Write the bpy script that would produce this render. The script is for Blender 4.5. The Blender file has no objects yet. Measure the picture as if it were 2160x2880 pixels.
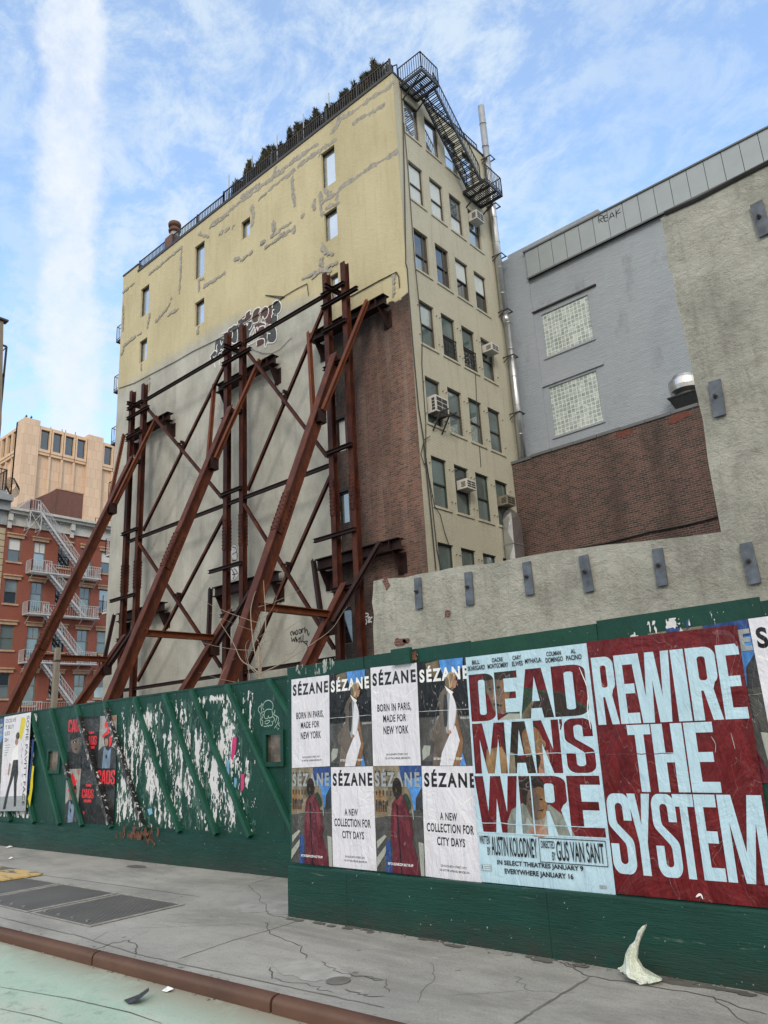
import bpy, math, random
import numpy as np
from mathutils import Vector, Matrix
from mathutils.geometry import tessellate_polygon
random.seed(7); R = math.radians
SC = bpy.context.scene; COL = SC.collection

# ------------------------------------------------------------------ camera
CX, CY, FPX = 1080, 1440, 2117.7
YAW, PITCH, ROLL = R(-40.617), R(16.517), R(-3.258)
def _basis():
    cy, sy, cp, sp = math.cos(YAW), math.sin(YAW), math.cos(PITCH), math.sin(PITCH)
    f = Vector((sy*cp, cy*cp, sp)); r = Vector((cy, -sy, 0)); u = r.cross(f)
    c, s = math.cos(ROLL), math.sin(ROLL)
    return c*r+s*u, c*u-s*r, f
CR, CU, CF = _basis(); EYE = Vector((0, 0, 1.6))
cam = bpy.data.cameras.new('camera'); co = bpy.data.objects.new('camera', cam); COL.objects.link(co)
cam.sensor_fit = 'VERTICAL'; cam.sensor_height = 36; cam.sensor_width = 27; cam.lens = FPX/2880*36
cam.clip_end = 3000; cam.clip_start = 0.05
m = Matrix.Identity(4)
for i in range(3): m[i][0], m[i][1], m[i][2], m[i][3] = CR[i], CU[i], -CF[i], EYE[i]
co.matrix_world = m; SC.camera = co
# survey helpers: turn a measured picture position into a point on a real plane of the place
def ray(p): return CR*((p[0]-CX)/FPX) - CU*((p[1]-CY)/FPX) + CF
def onY(p, Y): d = ray(p); return EYE + d*(Y/d[1])
def onX(p, X): d = ray(p); return EYE + d*(X/d[0])
def onZ(p, Z): d = ray(p); return EYE + d*((Z-1.6)/d[2])
def zm(x0, y0, s): return lambda x, y: (x0+x/s, y0+y/s)
ZA = zm(0, 1100, 2.304); ZB = zm(720, 700, 2.304); ZC = zm(1000, 100, 3.456); ZD = zm(1100, 740, 2.4583)
ZE = zm(1380, 360, 2.127); ZF = zm(1000, 1400, 1.430); G1 = zm(0, 1900, 2.023); G2 = zm(800, 1800, 2.9625)
G3 = zm(1300, 1760, 2.765); G4 = zm(1640, 1680, 2.404); G5 = zm(0, 2360, 1.536); G6 = zm(1000, 2400, 1.43)
G7 = zm(0, 0, 1.508); G8 = zm(320, 600, 3.456); Z3 = zm(0, 880, 3.685); Z4 = zm(0, 1380, 3.35)
GR = zm(560, 820, 6.381); R6 = zm(560, 1560, 3.19); RW = zm(560, 180, 2.9625); RG = zm(0, 2420, 2.9625)
LP = zm(0, 1980, 4.879); CP = zm(180, 2000, 6.505); SK = zm(700, 1930, 8.85)

# ------------------------------------------------------------------ world, sun, exposure
SUN_AZ, SUN_EL = math.atan2(.62, -.78), R(32)
w = bpy.data.worlds.new('World'); SC.world = w; w.use_nodes = True
nt = w.node_tree; nt.nodes.clear()
def wn(t, **k):
    n = nt.nodes.new(t)
    for a, v in k.items(): setattr(n, a, v)
    return n
wl = nt.links.new
def wmath(op, a, b=None, c=None, clamp=False):
    n = wn('ShaderNodeMath', operation=op); n.use_clamp = clamp
    for i, v in enumerate((a, b, c)):
        if v is None: continue
        if isinstance(v, (int, float)): n.inputs[i].default_value = v
        else: wl(v, n.inputs[i])
    return n.outputs[0]
tc = wn('ShaderNodeTexCoord'); sep = wn('ShaderNodeSeparateXYZ'); wl(tc.outputs['Generated'], sep.inputs[0])
sky = wn('ShaderNodeTexSky', sky_type='NISHITA'); sky.sun_disc = False
sky.sun_elevation = SUN_EL; sky.sun_rotation = SUN_AZ; sky.altitude = 10; sky.air_density = 1.0; sky.dust_density = .6; sky.ozone_density = 1.6
zc = wmath('ADD', wmath('MAXIMUM', sep.outputs[2], 0.0), .22)
px_, py_ = wmath('DIVIDE', sep.outputs[0], zc), wmath('DIVIDE', sep.outputs[1], zc)
cmb = wn('ShaderNodeCombineXYZ'); wl(px_, cmb.inputs[0]); wl(py_, cmb.inputs[1])
def wnoise(vec, scale, detail, rough, dist=0, rot=0, sc=(1, 1, 1)):
    mp = wn('ShaderNodeMapping'); mp.inputs['Rotation'].default_value = (0, 0, rot); mp.inputs['Scale'].default_value = sc
    wl(vec, mp.inputs[0]); n = wn('ShaderNodeTexNoise'); wl(mp.outputs[0], n.inputs['Vector'])
    n.inputs['Scale'].default_value = scale; n.inputs['Detail'].default_value = detail
    n.inputs['Roughness'].default_value = rough; n.inputs['Distortion'].default_value = dist
    return n.outputs['Fac']
def wramp(v, a, b):
    n = wn('ShaderNodeMapRange'); n.interpolation_type = 'SMOOTHSTEP'
    wl(v, n.inputs[0]); n.inputs[1].default_value = a; n.inputs[2].default_value = b
    return n.outputs[0]
big = wramp(wnoise(cmb.outputs[0], 1.5, 4, .55, .3, .5, (1, 1.4, 1)), .36, .6)
fine = wramp(wnoise(cmb.outputs[0], 10, 8, .7, .3, .5, (1, 1.2, 1)), .38, .64)
low = wramp(sep.outputs[2], .62, .12)                       # thin cloud thickens towards the horizon
cl = wmath('MULTIPLY', wmath('ADD', wmath('MULTIPLY', fine, .85), .15), wmath('ADD', wmath('MULTIPLY', big, .42), .36))
cl = wmath('ADD', wmath('ADD', cl, wmath('MULTIPLY', low, .12)), .12)
# a broad old vapour trail standing nearly upright over the stone tower
a_, b_ = ray((195, 1150)).normalized(), ray((200, 0)).normalized(); nb = a_.cross(b_).normalized()
dot = wn('ShaderNodeVectorMath', operation='DOT_PRODUCT'); wl(tc.outputs['Generated'], dot.inputs[0]); dot.inputs[1].default_value = nb
wob = wnoise(tc.outputs['Generated'], 16, 6, .62)
off = wmath('ADD', dot.outputs['Value'], wmath('MULTIPLY', wmath('SUBTRACT', wob, .5), .06))
band = wramp(wmath('ABSOLUTE', off), .040, .018)
band = wmath('MULTIPLY', band, wmath('ADD', wmath('MULTIPLY', wnoise(tc.outputs['Generated'], 24, 7, .72), 1.5), -.0), clamp=True)
gain = wn('ShaderNodeMix', data_type='RGBA', blend_type='MULTIPLY'); gain.inputs['Factor'].default_value = 1
wl(sky.outputs[0], gain.inputs['A']); gain.inputs['B'].default_value = (2.1, 2.3, 2.4, 1)
mix = wn('ShaderNodeMix', data_type='RGBA'); wl(cl, mix.inputs['Factor']); wl(gain.outputs['Result'], mix.inputs['A']); mix.inputs['B'].default_value = (4.3, 5.05, 5.8, 1)
mix2 = wn('ShaderNodeMix', data_type='RGBA'); wl(wmath('MULTIPLY', band, .92), mix2.inputs['Factor']); wl(mix.outputs['Result'], mix2.inputs['A']); mix2.inputs['B'].default_value = (5.3, 5.6, 6.0, 1)
# cloud bank added behind the camera, round the sun, to warm the scene's light
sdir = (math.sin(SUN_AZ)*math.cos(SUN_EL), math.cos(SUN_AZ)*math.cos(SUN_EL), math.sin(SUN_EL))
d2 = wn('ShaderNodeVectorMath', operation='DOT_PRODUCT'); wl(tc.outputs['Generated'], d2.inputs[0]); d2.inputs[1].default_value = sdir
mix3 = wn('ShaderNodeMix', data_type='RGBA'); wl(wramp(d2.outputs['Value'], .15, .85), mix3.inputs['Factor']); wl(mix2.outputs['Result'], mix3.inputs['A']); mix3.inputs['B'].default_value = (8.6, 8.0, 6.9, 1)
bg = wn('ShaderNodeBackground'); bg.inputs['Strength'].default_value = .15
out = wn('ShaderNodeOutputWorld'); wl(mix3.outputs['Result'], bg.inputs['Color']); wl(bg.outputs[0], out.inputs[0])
sun = bpy.data.lights.new('sun', 'SUN'); so = bpy.data.objects.new('sun', sun); COL.objects.link(so)
sun.energy = 1.3; sun.angle = R(14); sun.color = (1, .92, .82)
sd = Vector((math.sin(SUN_AZ)*math.cos(SUN_EL), math.cos(SUN_AZ)*math.cos(SUN_EL), math.sin(SUN_EL)))
so.rotation_euler = sd.to_track_quat('Z', 'Y').to_euler(); so.location = (10, -10, 40)
vs = SC.view_settings; vs.view_transform = 'Standard'; vs.look = 'None'; vs.gamma = 1; vs.exposure = 0.18
SC.cycles.max_bounces = 5

# ------------------------------------------------------------------ materials
MATS = {}
class NT:
    def __init__(s, name):
        s.m = bpy.data.materials.new(name); s.m.use_nodes = True; s.t = s.m.node_tree
        s.b = s.t.nodes['Principled BSDF']; s.tc = s.n('ShaderNodeTexCoord').outputs['Object']; MATS[name] = s.m
    def n(s, t, **k):
        x = s.t.nodes.new(t)
        for a, v in k.items(): setattr(x, a, v)
        return x
    def put(s, v, sock):
        if isinstance(v, (int, float)): sock.default_value = v
        elif isinstance(v, tuple): sock.default_value = v if len(v) == len(sock.default_value) else (*v, 1)
        else: s.t.links.new(v, sock)
    def mth(s, op, a, b=None, clamp=False):
        x = s.n('ShaderNodeMath', operation=op); x.use_clamp = clamp; s.put(a, x.inputs[0])
        if b is not None: s.put(b, x.inputs[1])
        return x.outputs[0]
    def vec(s, sc=(1, 1, 1), loc=(0, 0, 0)):
        x = s.n('ShaderNodeMapping'); s.put(s.tc, x.inputs[0]); x.inputs['Scale'].default_value = sc; x.inputs['Location'].default_value = loc
        return x.outputs[0]
    def xyz(s):
        x = s.n('ShaderNodeSeparateXYZ'); s.put(s.tc, x.inputs[0]); return x.outputs
    def flat(s, axis):                       # wall coordinates: (along, up)
        o = s.xyz(); c = s.n('ShaderNodeCombineXYZ'); s.put(o['XYZ'.index(axis)], c.inputs[0]); s.put(o[2], c.inputs[1]); return c.outputs[0]
    def noise(s, scale, det=4, rough=.55, sc=(1, 1, 1), dist=0, loc=(0, 0, 0), col=False):
        x = s.n('ShaderNodeTexNoise'); s.put(s.vec(sc, loc), x.inputs['Vector'])
        for k, v in (('Scale', scale), ('Detail', det), ('Roughness', rough), ('Distortion', dist)): x.inputs[k].default_value = v
        return x.outputs['Color' if col else 'Fac']
    def rng(s, v, a, b, c=0., d=1.):
        x = s.n('ShaderNodeMapRange'); s.put(v, x.inputs[0])
        for i, q in enumerate((a, b, c, d)): s.put(q, x.inputs[i+1])
        return x.outputs[0]
    def mix(s, f, a, b, mode='MIX'):
        x = s.n('ShaderNodeMix', data_type='RGBA', blend_type=mode); s.put(f, x.inputs['Factor']); s.put(a, x.inputs['A']); s.put(b, x.inputs['B'])
        return x.outputs['Result']
    def bump(s, h, strength=.4, dist=.02, prev=None):
        x = s.n('ShaderNodeBump'); s.put(h, x.inputs['Height']); x.inputs['Strength'].default_value = strength; x.inputs['Distance'].default_value = dist
        if prev is not None: s.put(prev, x.inputs['Normal'])
        return x.outputs[0]
    def done(s, col, rough=.7, normal=None, metal=0., spec=.5, **k):
        s.put(col, s.b.inputs['Base Color']); s.put(rough, s.b.inputs['Roughness']); s.put(metal, s.b.inputs['Metallic'])
        s.put(spec, s.b.inputs['Specular IOR Level'])
        if normal is not None: s.put(normal, s.b.inputs['Normal'])
        for a, v in k.items(): s.put(v, s.b.inputs[a.replace('_', ' ')])
        return s.m
def M(name, c, rough=.7, var=.25, scale=3., bump=0., bscale=30., metal=0., spec=.5, sc=(1, 1, 1), dist=.01):
    if name in MATS: return MATS[name]
    s = NT(name); f = s.noise(scale, 5, .6, sc)
    c1 = tuple(x*(1-var) for x in c); c2 = tuple(min(1, x*(1+var)) for x in c)
    col = s.mix(s.rng(f, .3, .7), c1, c2)
    return s.done(col, rough, s.bump(s.noise(bscale, 4, .6, sc), bump, dist) if bump else None, metal, spec)
def brick_nodes(s, axis, c1, c2, mortar, bw=.215, bh=.073, ms=.012):
    x = s.n('ShaderNodeTexBrick'); s.put(s.flat(axis), x.inputs['Vector'])
    for k, v in (('Scale', 1), ('Mortar Size', ms), ('Mortar Smooth', .3), ('Bias', 0), ('Brick Width', bw), ('Row Height', bh)): x.inputs[k].default_value = v
    s.put(c1, x.inputs['Color1']); s.put(c2, x.inputs['Color2']); s.put(mortar, x.inputs['Mortar'])
    return x.outputs['Color'], x.outputs['Fac']
def brickmat(name, axis, c1, c2, mortar, stain=(.02, .016, .014), st=(.45, .75), rough=.85, bw=.215, bh=.073, amt=.75):
    s = NT(name); c, f = brick_nodes(s, axis, c1, c2, mortar, bw, bh)
    c = s.mix(s.rng(s.noise(9, 5, .7, (1, 1, 2.5)), .35, .7, 0, .55), c, tuple(x*1.6 for x in c2))
    c = s.mix(s.mth('MULTIPLY', s.rng(s.noise(.55, 6, .65, (1.6, 1.6, .5)), *st), amt), c, stain)
    return s.done(c, rough, s.bump(s.mth('ADD', s.mth('MULTIPLY', f, -.6), s.noise(25, 4, .7)), .6, .012))
def walls():
    # yellow party wall: paint above, cement render below, old brick at the right-hand end
    s = NT('party_wall_paint'); o = s.xyz()
    n1 = s.noise(.9, 6, .7); n2 = s.noise(4, 5, .65)
    yel = s.mix(s.rng(s.noise(.35, 5, .6, (1, 1, .6)), .3, .7), (.44, .395, .245), (.56, .505, .33))
    yel = s.mix(s.rng(s.noise(2.2, 6, .7, (2.2, 1, .25)), .5, .8, 0, .38), yel, (.30, .25, .15))
    yel = s.mix(s.rng(s.noise(14, 4, .7), .55, .8, 0, .3), yel, (.58, .53, .345))
    gry = s.mix(s.rng(s.noise(.5, 7, .68, (1, 1, .7)), .3, .7), (.29, .295, .27), (.50, .505, .465))
    gry = s.mix(s.rng(s.noise(.8, 6, .65, (1.7, 1, .22), 0, (3, 0, 1)), .52, .78, 0, .5), gry, (.17, .17, .16))
    br, bf = brick_nodes(s, 'X', (.20, .088, .066), (.058, .033, .029), (.17, .14, .12), .27, .09)
    br = s.mix(s.rng(s.noise(6, 6, .8, (1, 1, 2.8)), .46, .7, 0, .85), br, (.30, .19, .15))
    br = s.mix(s.rng(s.noise(.9, 6, .65, (2.4, 1, .16)), .5, .72, 0, .5), br, (.31, .26, .22))
    soot = s.mth('ADD', s.mth('ADD', s.rng(o[0], -21.5, -18.8, .75, .0), s.rng(o[2], 17.2, 20, 0, .7)), s.rng(s.noise(.7, 5, .6, (1.4, 1, .4), 0, (7, 0, 3)), .4, .7, 0, .55), clamp=True)
    br = s.mix(s.mth('MINIMUM', soot, .93), br, (.014, .012, .012))
    jag = s.mth('MULTIPLY', s.mth('SUBTRACT', n2, .5), .8)
    xb = s.rng(s.mth('ADD', o[0], jag), -21.55, -21.35)
    low = s.mix(xb, gry, br)
    zb = s.rng(o[0], -28.5, -21.6, 23.3, 21.4); zb2 = s.rng(o[0], -20.6, -18.0, 19.75, 19.3)
    zb = s.mth('ADD', s.mth('MULTIPLY', zb, s.mth('SUBTRACT', 1., xb)), s.mth('MULTIPLY', zb2, xb))
    soft = s.mth('ADD', .9, s.mth('MULTIPLY', xb, -.84))
    d = s.mth('SUBTRACT', s.mth('ADD', o[2], s.mth('MULTIPLY', s.mth('SUBTRACT', n1, .5), .9)), zb)
    ym = s.rng(s.mth('DIVIDE', d, soft), -.5, .5)
    col = s.mix(ym, low, yel)
    h = s.mth('ADD', s.mth('MULTIPLY', s.noise(5, 6, .7), 1.4), s.mth('MULTIPLY', s.mth('MULTIPLY', bf, xb), -.5))
    s.done(col, .88, s.bump(h, .5, .04))
    # tan painted brick, rear front with the windows
    s = NT('tan_painted_brick'); c, f = brick_nodes(s, 'Y', (.46, .445, .355), (.41, .40, .32), (.34, .33, .265))
    c = s.mix(s.rng(s.noise(.4, 6, .6), .3, .7, 0, .5), c, (.52, .505, .415))
    c = s.mix(s.rng(s.noise(1.6, 6, .7, (1, 2.2, .2)), .52, .8, 0, .5), c, (.20, .17, .12))
    s.done(c, .8, s.bump(s.mth('ADD', s.mth('MULTIPLY', f, -1.), s.noise(12, 5, .7)), .55, .012))
    # rough stucco of the low building
    s = NT('rough_stucco'); c = s.mix(s.rng(s.noise(.6, 7, .68), .3, .7), (.29, .295, .265), (.485, .49, .44))
    c = s.mix(s.rng(s.noise(3.5, 6, .75, (1, 1, .8), .4), .52, .78, 0, .55), c, (.18, .17, .135))
    c = s.mix(s.rng(s.noise(1.2, 5, .7, (1, 1, .3)), .58, .85, 0, .6), c, (.13, .12, .10))
    o = s.xyz(); c = s.mix(s.mth('MULTIPLY', s.rng(s.noise(1.7, 6, .72, (1, 1, .12), 0, (2, 0, 6)), .5, .7), .5), c, (.15, .145, .125)); c = s.mix(s.rng(s.noise(.9, 5, .6, (1, 1, 1), .6, (6, 0, 2)), .55, .7, 0, .5), c, (.55, .555, .515))
    ck = s.mth('ABSOLUTE', s.mth('SUBTRACT', s.noise(.8, 6, .65, (1, 1, 1.6), .5, (4, 0, 9)), .5)); c = s.mix(s.rng(ck, .004, .0, 0, .55), c, (.09, .085, .07))
    h = s.mth('ADD', s.noise(2.2, 8, .74, (1, 1, 1.25), .35), s.mth('MULTIPLY', s.noise(9, 6, .75, (1, 1, 1.2), .3), .35))
    s.done(c, .92, s.bump(h, 1., .11))
    # grey-blue painted brick
    s = NT('grey_painted_wall'); c, f = brick_nodes(s, 'X', (.31, .35, .405), (.275, .315, .365), (.25, .285, .335))
    c = s.mix(s.rng(s.noise(.35, 7, .65, (1, 1, .7)), .3, .7, 0, .7), c, (.36, .405, .46))
    c = s.mix(s.rng(s.noise(.9, 6, .7, (1, 1, .5)), .58, .78, 0, .6), c, (.13, .14, .165))
    s.done(c, .75, s.bump(s.mth('ADD', s.noise(3.5, 6, .72, (.5, 1, 2)), s.mth('MULTIPLY', f, -.25)), .7, .05))
walls()
brickmat('annex_brick', 'X', (.155, .066, .054), (.034, .021, .019), (.21, .185, .165), bw=.27, bh=.088, st=(.46, .74), amt=.7)
brickmat('red_front_brick', 'Y', (.27, .078, .05), (.21, .060, .042), (.24, .09, .06), (.12, .05, .04), (.5, .85), amt=.6)
brickmat('bulkhead_brick', 'Y', (.19, .06, .045), (.11, .04, .033), (.2, .14, .12), amt=.4)
brickmat('chimney_brick', 'X', (.15, .06, .045), (.10, .04, .033), (.2, .15, .13), amt=.4)
def tower_stone():  # the tower's sunlit warmth and brightness are put into its stone colours
    s = NT('tower_stone'); o = s.xyz(); c = s.n('ShaderNodeCombineXYZ'); s.put(s.mth('ADD', o[0], o[1]), c.inputs[0]); s.put(o[2], c.inputs[1])
    x = s.n('ShaderNodeTexBrick'); s.put(c.outputs[0], x.inputs['Vector']); x.offset = .5
    for k, v in (('Scale', 1), ('Mortar Size', .03), ('Brick Width', 1.15), ('Row Height', 2.2), ('Mortar Smooth', .1), ('Bias', 0)): x.inputs[k].default_value = v
    s.put((.66, .50, .375), x.inputs['Color1']); s.put((.56, .415, .31), x.inputs['Color2']); s.put((.42, .29, .20), x.inputs['Mortar'])
    s.done(s.mix(s.rng(s.noise(.2, 5, .6), .3, .7, 0, .35), x.outputs['Color'], (.72, .53, .39)), .8)
tower_stone()
M('tower_trim', (.66, .47, .33), .8, .08)
M('plaster_repair', (.31, .295, .265), .9, .3, 5, .5, 12)
# steel
def rust(name, dark, bright, amt=(.45, .75), pale=True):
    s = NT(name); f = s.rng(s.noise(2.3, 8, .75, (1, 1, .45)), *amt)
    c = s.mix(f, dark, bright)
    c = s.mix(s.rng(s.noise(7, 6, .75), .55, .8, 0, .6), c, tuple(x*.45 for x in dark))
    if pale: c = s.mix(s.rng(s.noise(3.2, 6, .75, (1, 1, .6), 0, (4, 2, 1)), .66, .8, 0, .5), c, (.15, .105, .10))
    s.done(c, .62, s.bump(s.noise(30, 5, .7), .25, .006), 0, .25)
rust('rust_column', (.036, .0095, .007), (.13, .038, .015), pale=False)
rust('rust_raker', (.066, .020, .013), (.17, .052, .02), (.45, .75))
rust('rust_orange', (.11, .032, .014), (.20, .06, .02), pale=False)
rust('rust_dark', (.018, .009, .009), (.045, .017, .013), pale=False)
M('worn_steel', (.27, .265, .25), .6, .3, 9); M('rust_vent', (.12, .055, .035), .7, .35, 5)
M('black_steel', (.012, .013, .016), .5, .4, 8)
M('rail_steel', (.035, .033, .036), .5, .3, 8)
M('white_iron', (.50, .51, .53), .55, .15, 4)
M('galvanised', (.52, .54, .57), .34, .12, 2.5, .15, 3, .92)
M('spun_aluminium', (.60, .61, .63), .30, .1, 3, 0, 30, .95)
M('dull_metal', (.30, .33, .37), .5, .2, 3, metal=.6)
M('zinc_panel', (.30, .345, .375), .45, .07, 1.2, metal=.25)
M('zinc_cap', (.11, .12, .13), .45, .1)
M('tie_plate_steel', (.085, .105, .135), .55, .45, 4, .15, 20)
M('black_rubber', (.012, .012, .013), .6, .2)
M('dark_tar', (.03, .03, .032), .8, .3)
M('roof_gravel', (.16, .15, .14), .9, .3, 8)
M('window_black', (.018, .018, .020), .45, .2)
M('window_brown', (.060, .050, .042), .5, .25)
M('window_green_frame', (.028, .040, .036), .5, .25)
M('stone_sill', (.42, .36, .25), .8, .15)
M('terracotta_lintel', (.46, .30, .20), .8, .2, 4)
M('grey_cornice', (.28, .30, .32), .7, .15, 4)
M('pale_cornice', (.50, .50, .48), .7, .15, 4)
M('ac_cream', (.52, .515, .485), .5, .1, 4)
M('ac_brown', (.20, .175, .14), .55, .2, 4)
M('ac_grille', (.03, .032, .035), .5, .2)
M('blind_white', (.62, .63, .62), .7, .05)
M('curtain', (.50, .56, .58), .9, .2, 6, sc=(1, 8, .3))
def glass(name, c, var=.5, spec=.9, coat=.6, metal=0.):
    s = NT(name); f = s.noise(.7, 3, .5)
    s.done(s.mix(s.rng(f, .3, .7), tuple(x*(1-var) for x in c), tuple(x*(1+var) for x in c)), .04, s.bump(s.noise(1.3, 2, .5), .06, .02), metal, spec, Coat_Weight=coat, Coat_Roughness=.02, Coat_IOR=1.9)
glass('glass_dark', (.018, .026, .028)); glass('glass_teal', (.085, .125, .125)); glass('glass_pale', (.13, .17, .18), .4)
glass('glass_sky', (.62, .68, .72), .12, 1., 1., .8); glass('glass_pale', (.22, .27, .28), .4, 1, 1, .35); glass('glass_black', (.006, .007, .009))
def screenmat():
    s = NT('hoarding_pane'); s.done(s.mix(s.rng(s.noise(6, 5, .7), .4, .7), (.05, .045, .04), (.20, .15, .12)), .15, None, 0, .7)
screenmat()
def glassblock():
    s = NT('glass_block'); o = s.xyz(); c = s.n('ShaderNodeCombineXYZ'); s.put(o[0], c.inputs[0]); s.put(o[2], c.inputs[1])
    x = s.n('ShaderNodeTexBrick'); s.put(c.outputs[0], x.inputs['Vector']); x.offset = 0
    for k, v in (('Scale', 1), ('Mortar Size', .014), ('Brick Width', .2), ('Row Height', .2), ('Mortar Smooth', .1), ('Bias', 0)): x.inputs[k].default_value = v
    s.put((.27, .33, .32), x.inputs['Color1']); s.put((.50, .57, .56), x.inputs['Color2']); s.put((.62, .62, .58), x.inputs['Mortar'])
    c2 = s.mix(s.rng(s.noise(9, 3, .6), .47, .6, 0, .6), x.outputs['Color'], (.16, .20, .205))
    c2 = s.mix(x.outputs['Fac'], c2, (.60, .66, .68))
    s.done(c2, s.rng(x.outputs['Fac'], 0, 1, .12, .8), s.bump(s.noise(9, 3, .5), .5, .05), 0, .8)
glassblock()
# hoarding paint
def paint(name, c, grain, chips=True):
    s = NT(name); c0 = s.mix(s.rng(s.noise(1.2, 6, .65), .3, .7), tuple(x*.72 for x in c), tuple(x*1.25 for x in c))
    g = s.noise(6, 7, .72, grain)
    c0 = s.mix(s.rng(g, .56, .78, 0, .5), c0, tuple(x*.35 for x in c))
    if chips:
        c0 = s.mix(s.rng(s.noise(9, 6, .7, grain, 0, (5, 3, 9)), .655, .70, 0, .75), c0, (.085, .125, .11))
        c0 = s.mix(s.rng(s.noise(38, 3, .5, (1, 1, .8)), .725, .75, 0, .8), c0, (.45, .48, .46))
        o = s.xyz(); c0 = s.mix(s.mth('MULTIPLY', s.rng(o[2], .22, 0., 0, .9), s.rng(s.noise(5, 6, .7), .3, .62)), c0, (.03, .032, .028))
    s.done(c0, s.rng(g, .3, .7, .4, .65), s.bump(s.mth('ADD', g, s.mth('MULTIPLY', s.noise(30, 5, .7, grain), .7)), .7, .013), 0, .3)
paint('green_board', (.004, .046, .033), (1, 1, .5)); paint('green_board_old', (.006, .052, .034), (1, 1, .5)); paint('green_board_new', (.0035, .043, .033), (1, 1, .5)); paint('green_kick', (.004, .042, .031), (.35, 1, 3.2)); paint('green_batten', (.010, .072, .049), (1, 1, .5), False)
paint('green_frame', (.006, .05, .036), (1, 1, 1), False)
# papers
def paper(name, c, wr=.85, rough=.34, grime=.3):
    s = NT(name); h = s.mth('ADD', s.noise(7, 6, .62, (1.6, 1, .35), .8), s.mth('MULTIPLY', s.noise(2.2, 4, .6, (1, 1, .8), 1.5), 1.2))
    lum = sum(c)/3; ph = .0 if lum > .3 else .75
    c0 = s.mix(s.rng(s.noise(5, 6, .7, (1.6, 1, .4)), .5, .8, 0, grime), c, tuple(x*.6 for x in c))
    c0 = s.mix(s.rng(s.noise(9, 7, .75, (1.4, 1, .6), .8, (3, 1, 2)), .42, .7, 0, ph), c0, tuple(min(1, x*2.1+.008) for x in c)); c0 = s.mix(s.rng(s.noise(6, 6, .7, (1, 1, .5), .5, (8, 2, 5)), .5, .75, 0, ph), c0, tuple(x*.35 for x in c))
    rdg = s.mth('ABSOLUTE', s.mth('SUBTRACT', s.noise(2.6, 3, .5, (1, 1, .55), 1.2, (1, 4, 7)), .5)); c0 = s.mix(s.rng(rdg, .0025, .0, 0, .22), c0, (.75, .75, .78))
    s.done(c0, rough, s.bump(h, wr, .03), 0, .28)
PAP = dict(p_lilac=(.66, .66, .74), p_blue=(.44, .62, .74), p_red=(.10, .005, .008), p_ink=(.009, .009, .012), p_black=(.006, .006, .008), p_white=(.78, .79, .82),
  p_sky=(.06, .20, .52), p_tan=(.17, .145, .105), p_road=(.055, .055, .055), p_grey=(.24, .24, .24), p_taupe=(.10, .083, .072), p_brown=(.17, .09, .045), p_blond=(.36, .26, .14),
  p_skin=(.28, .15, .105), p_burg=(.085, .012, .022), p_burg2=(.13, .025, .035), p_dskin=(.014, .009, .009), p_green=(.02, .04, .025), p_scarlet=(.52, .02, .03), p_denim=(.14, .21, .31),
  p_charcoal=(.028, .029, .034), p_face=(.105, .075, .06), p_yellow=(.62, .52, .02), p_olive=(.12, .095, .06), p_ochre=(.21, .125, .06), p_shirt=(.17, .19, .175), p_pale=(.33, .35, .32), p_navy=(.02, .05, .17), p_hair=(.022, .014, .011), p_tint=(.30, .33, .36))
for k, v in PAP.items(): paper(k, v)
paper('torn_paper', (.60, .61, .64), .6, .6, .4)
paper('paper_film', (.035, .085, .068), .3, .6, .5)
def crinkle():
    s = NT('crinkled_black'); f = s.noise(14, 6, .7, (1.5, 1, .6), .6)
    s.done(s.mix(s.rng(f, .56, .62), (.012, .012, .014), (.62, .64, .66)), .3, s.bump(f, .8, .02))
crinkle()
M('spray_white', (.72, .73, .74), .6, .1); M('spray_black', (.02, .02, .023), .6, .2); M('spray_grey', (.055, .06, .065), .7, .35, 8); M('spray_maroon', (.085, .04, .034), .7, .3, 8); M('chalk_line', (.30, .42, .38), .6, .1)
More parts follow.
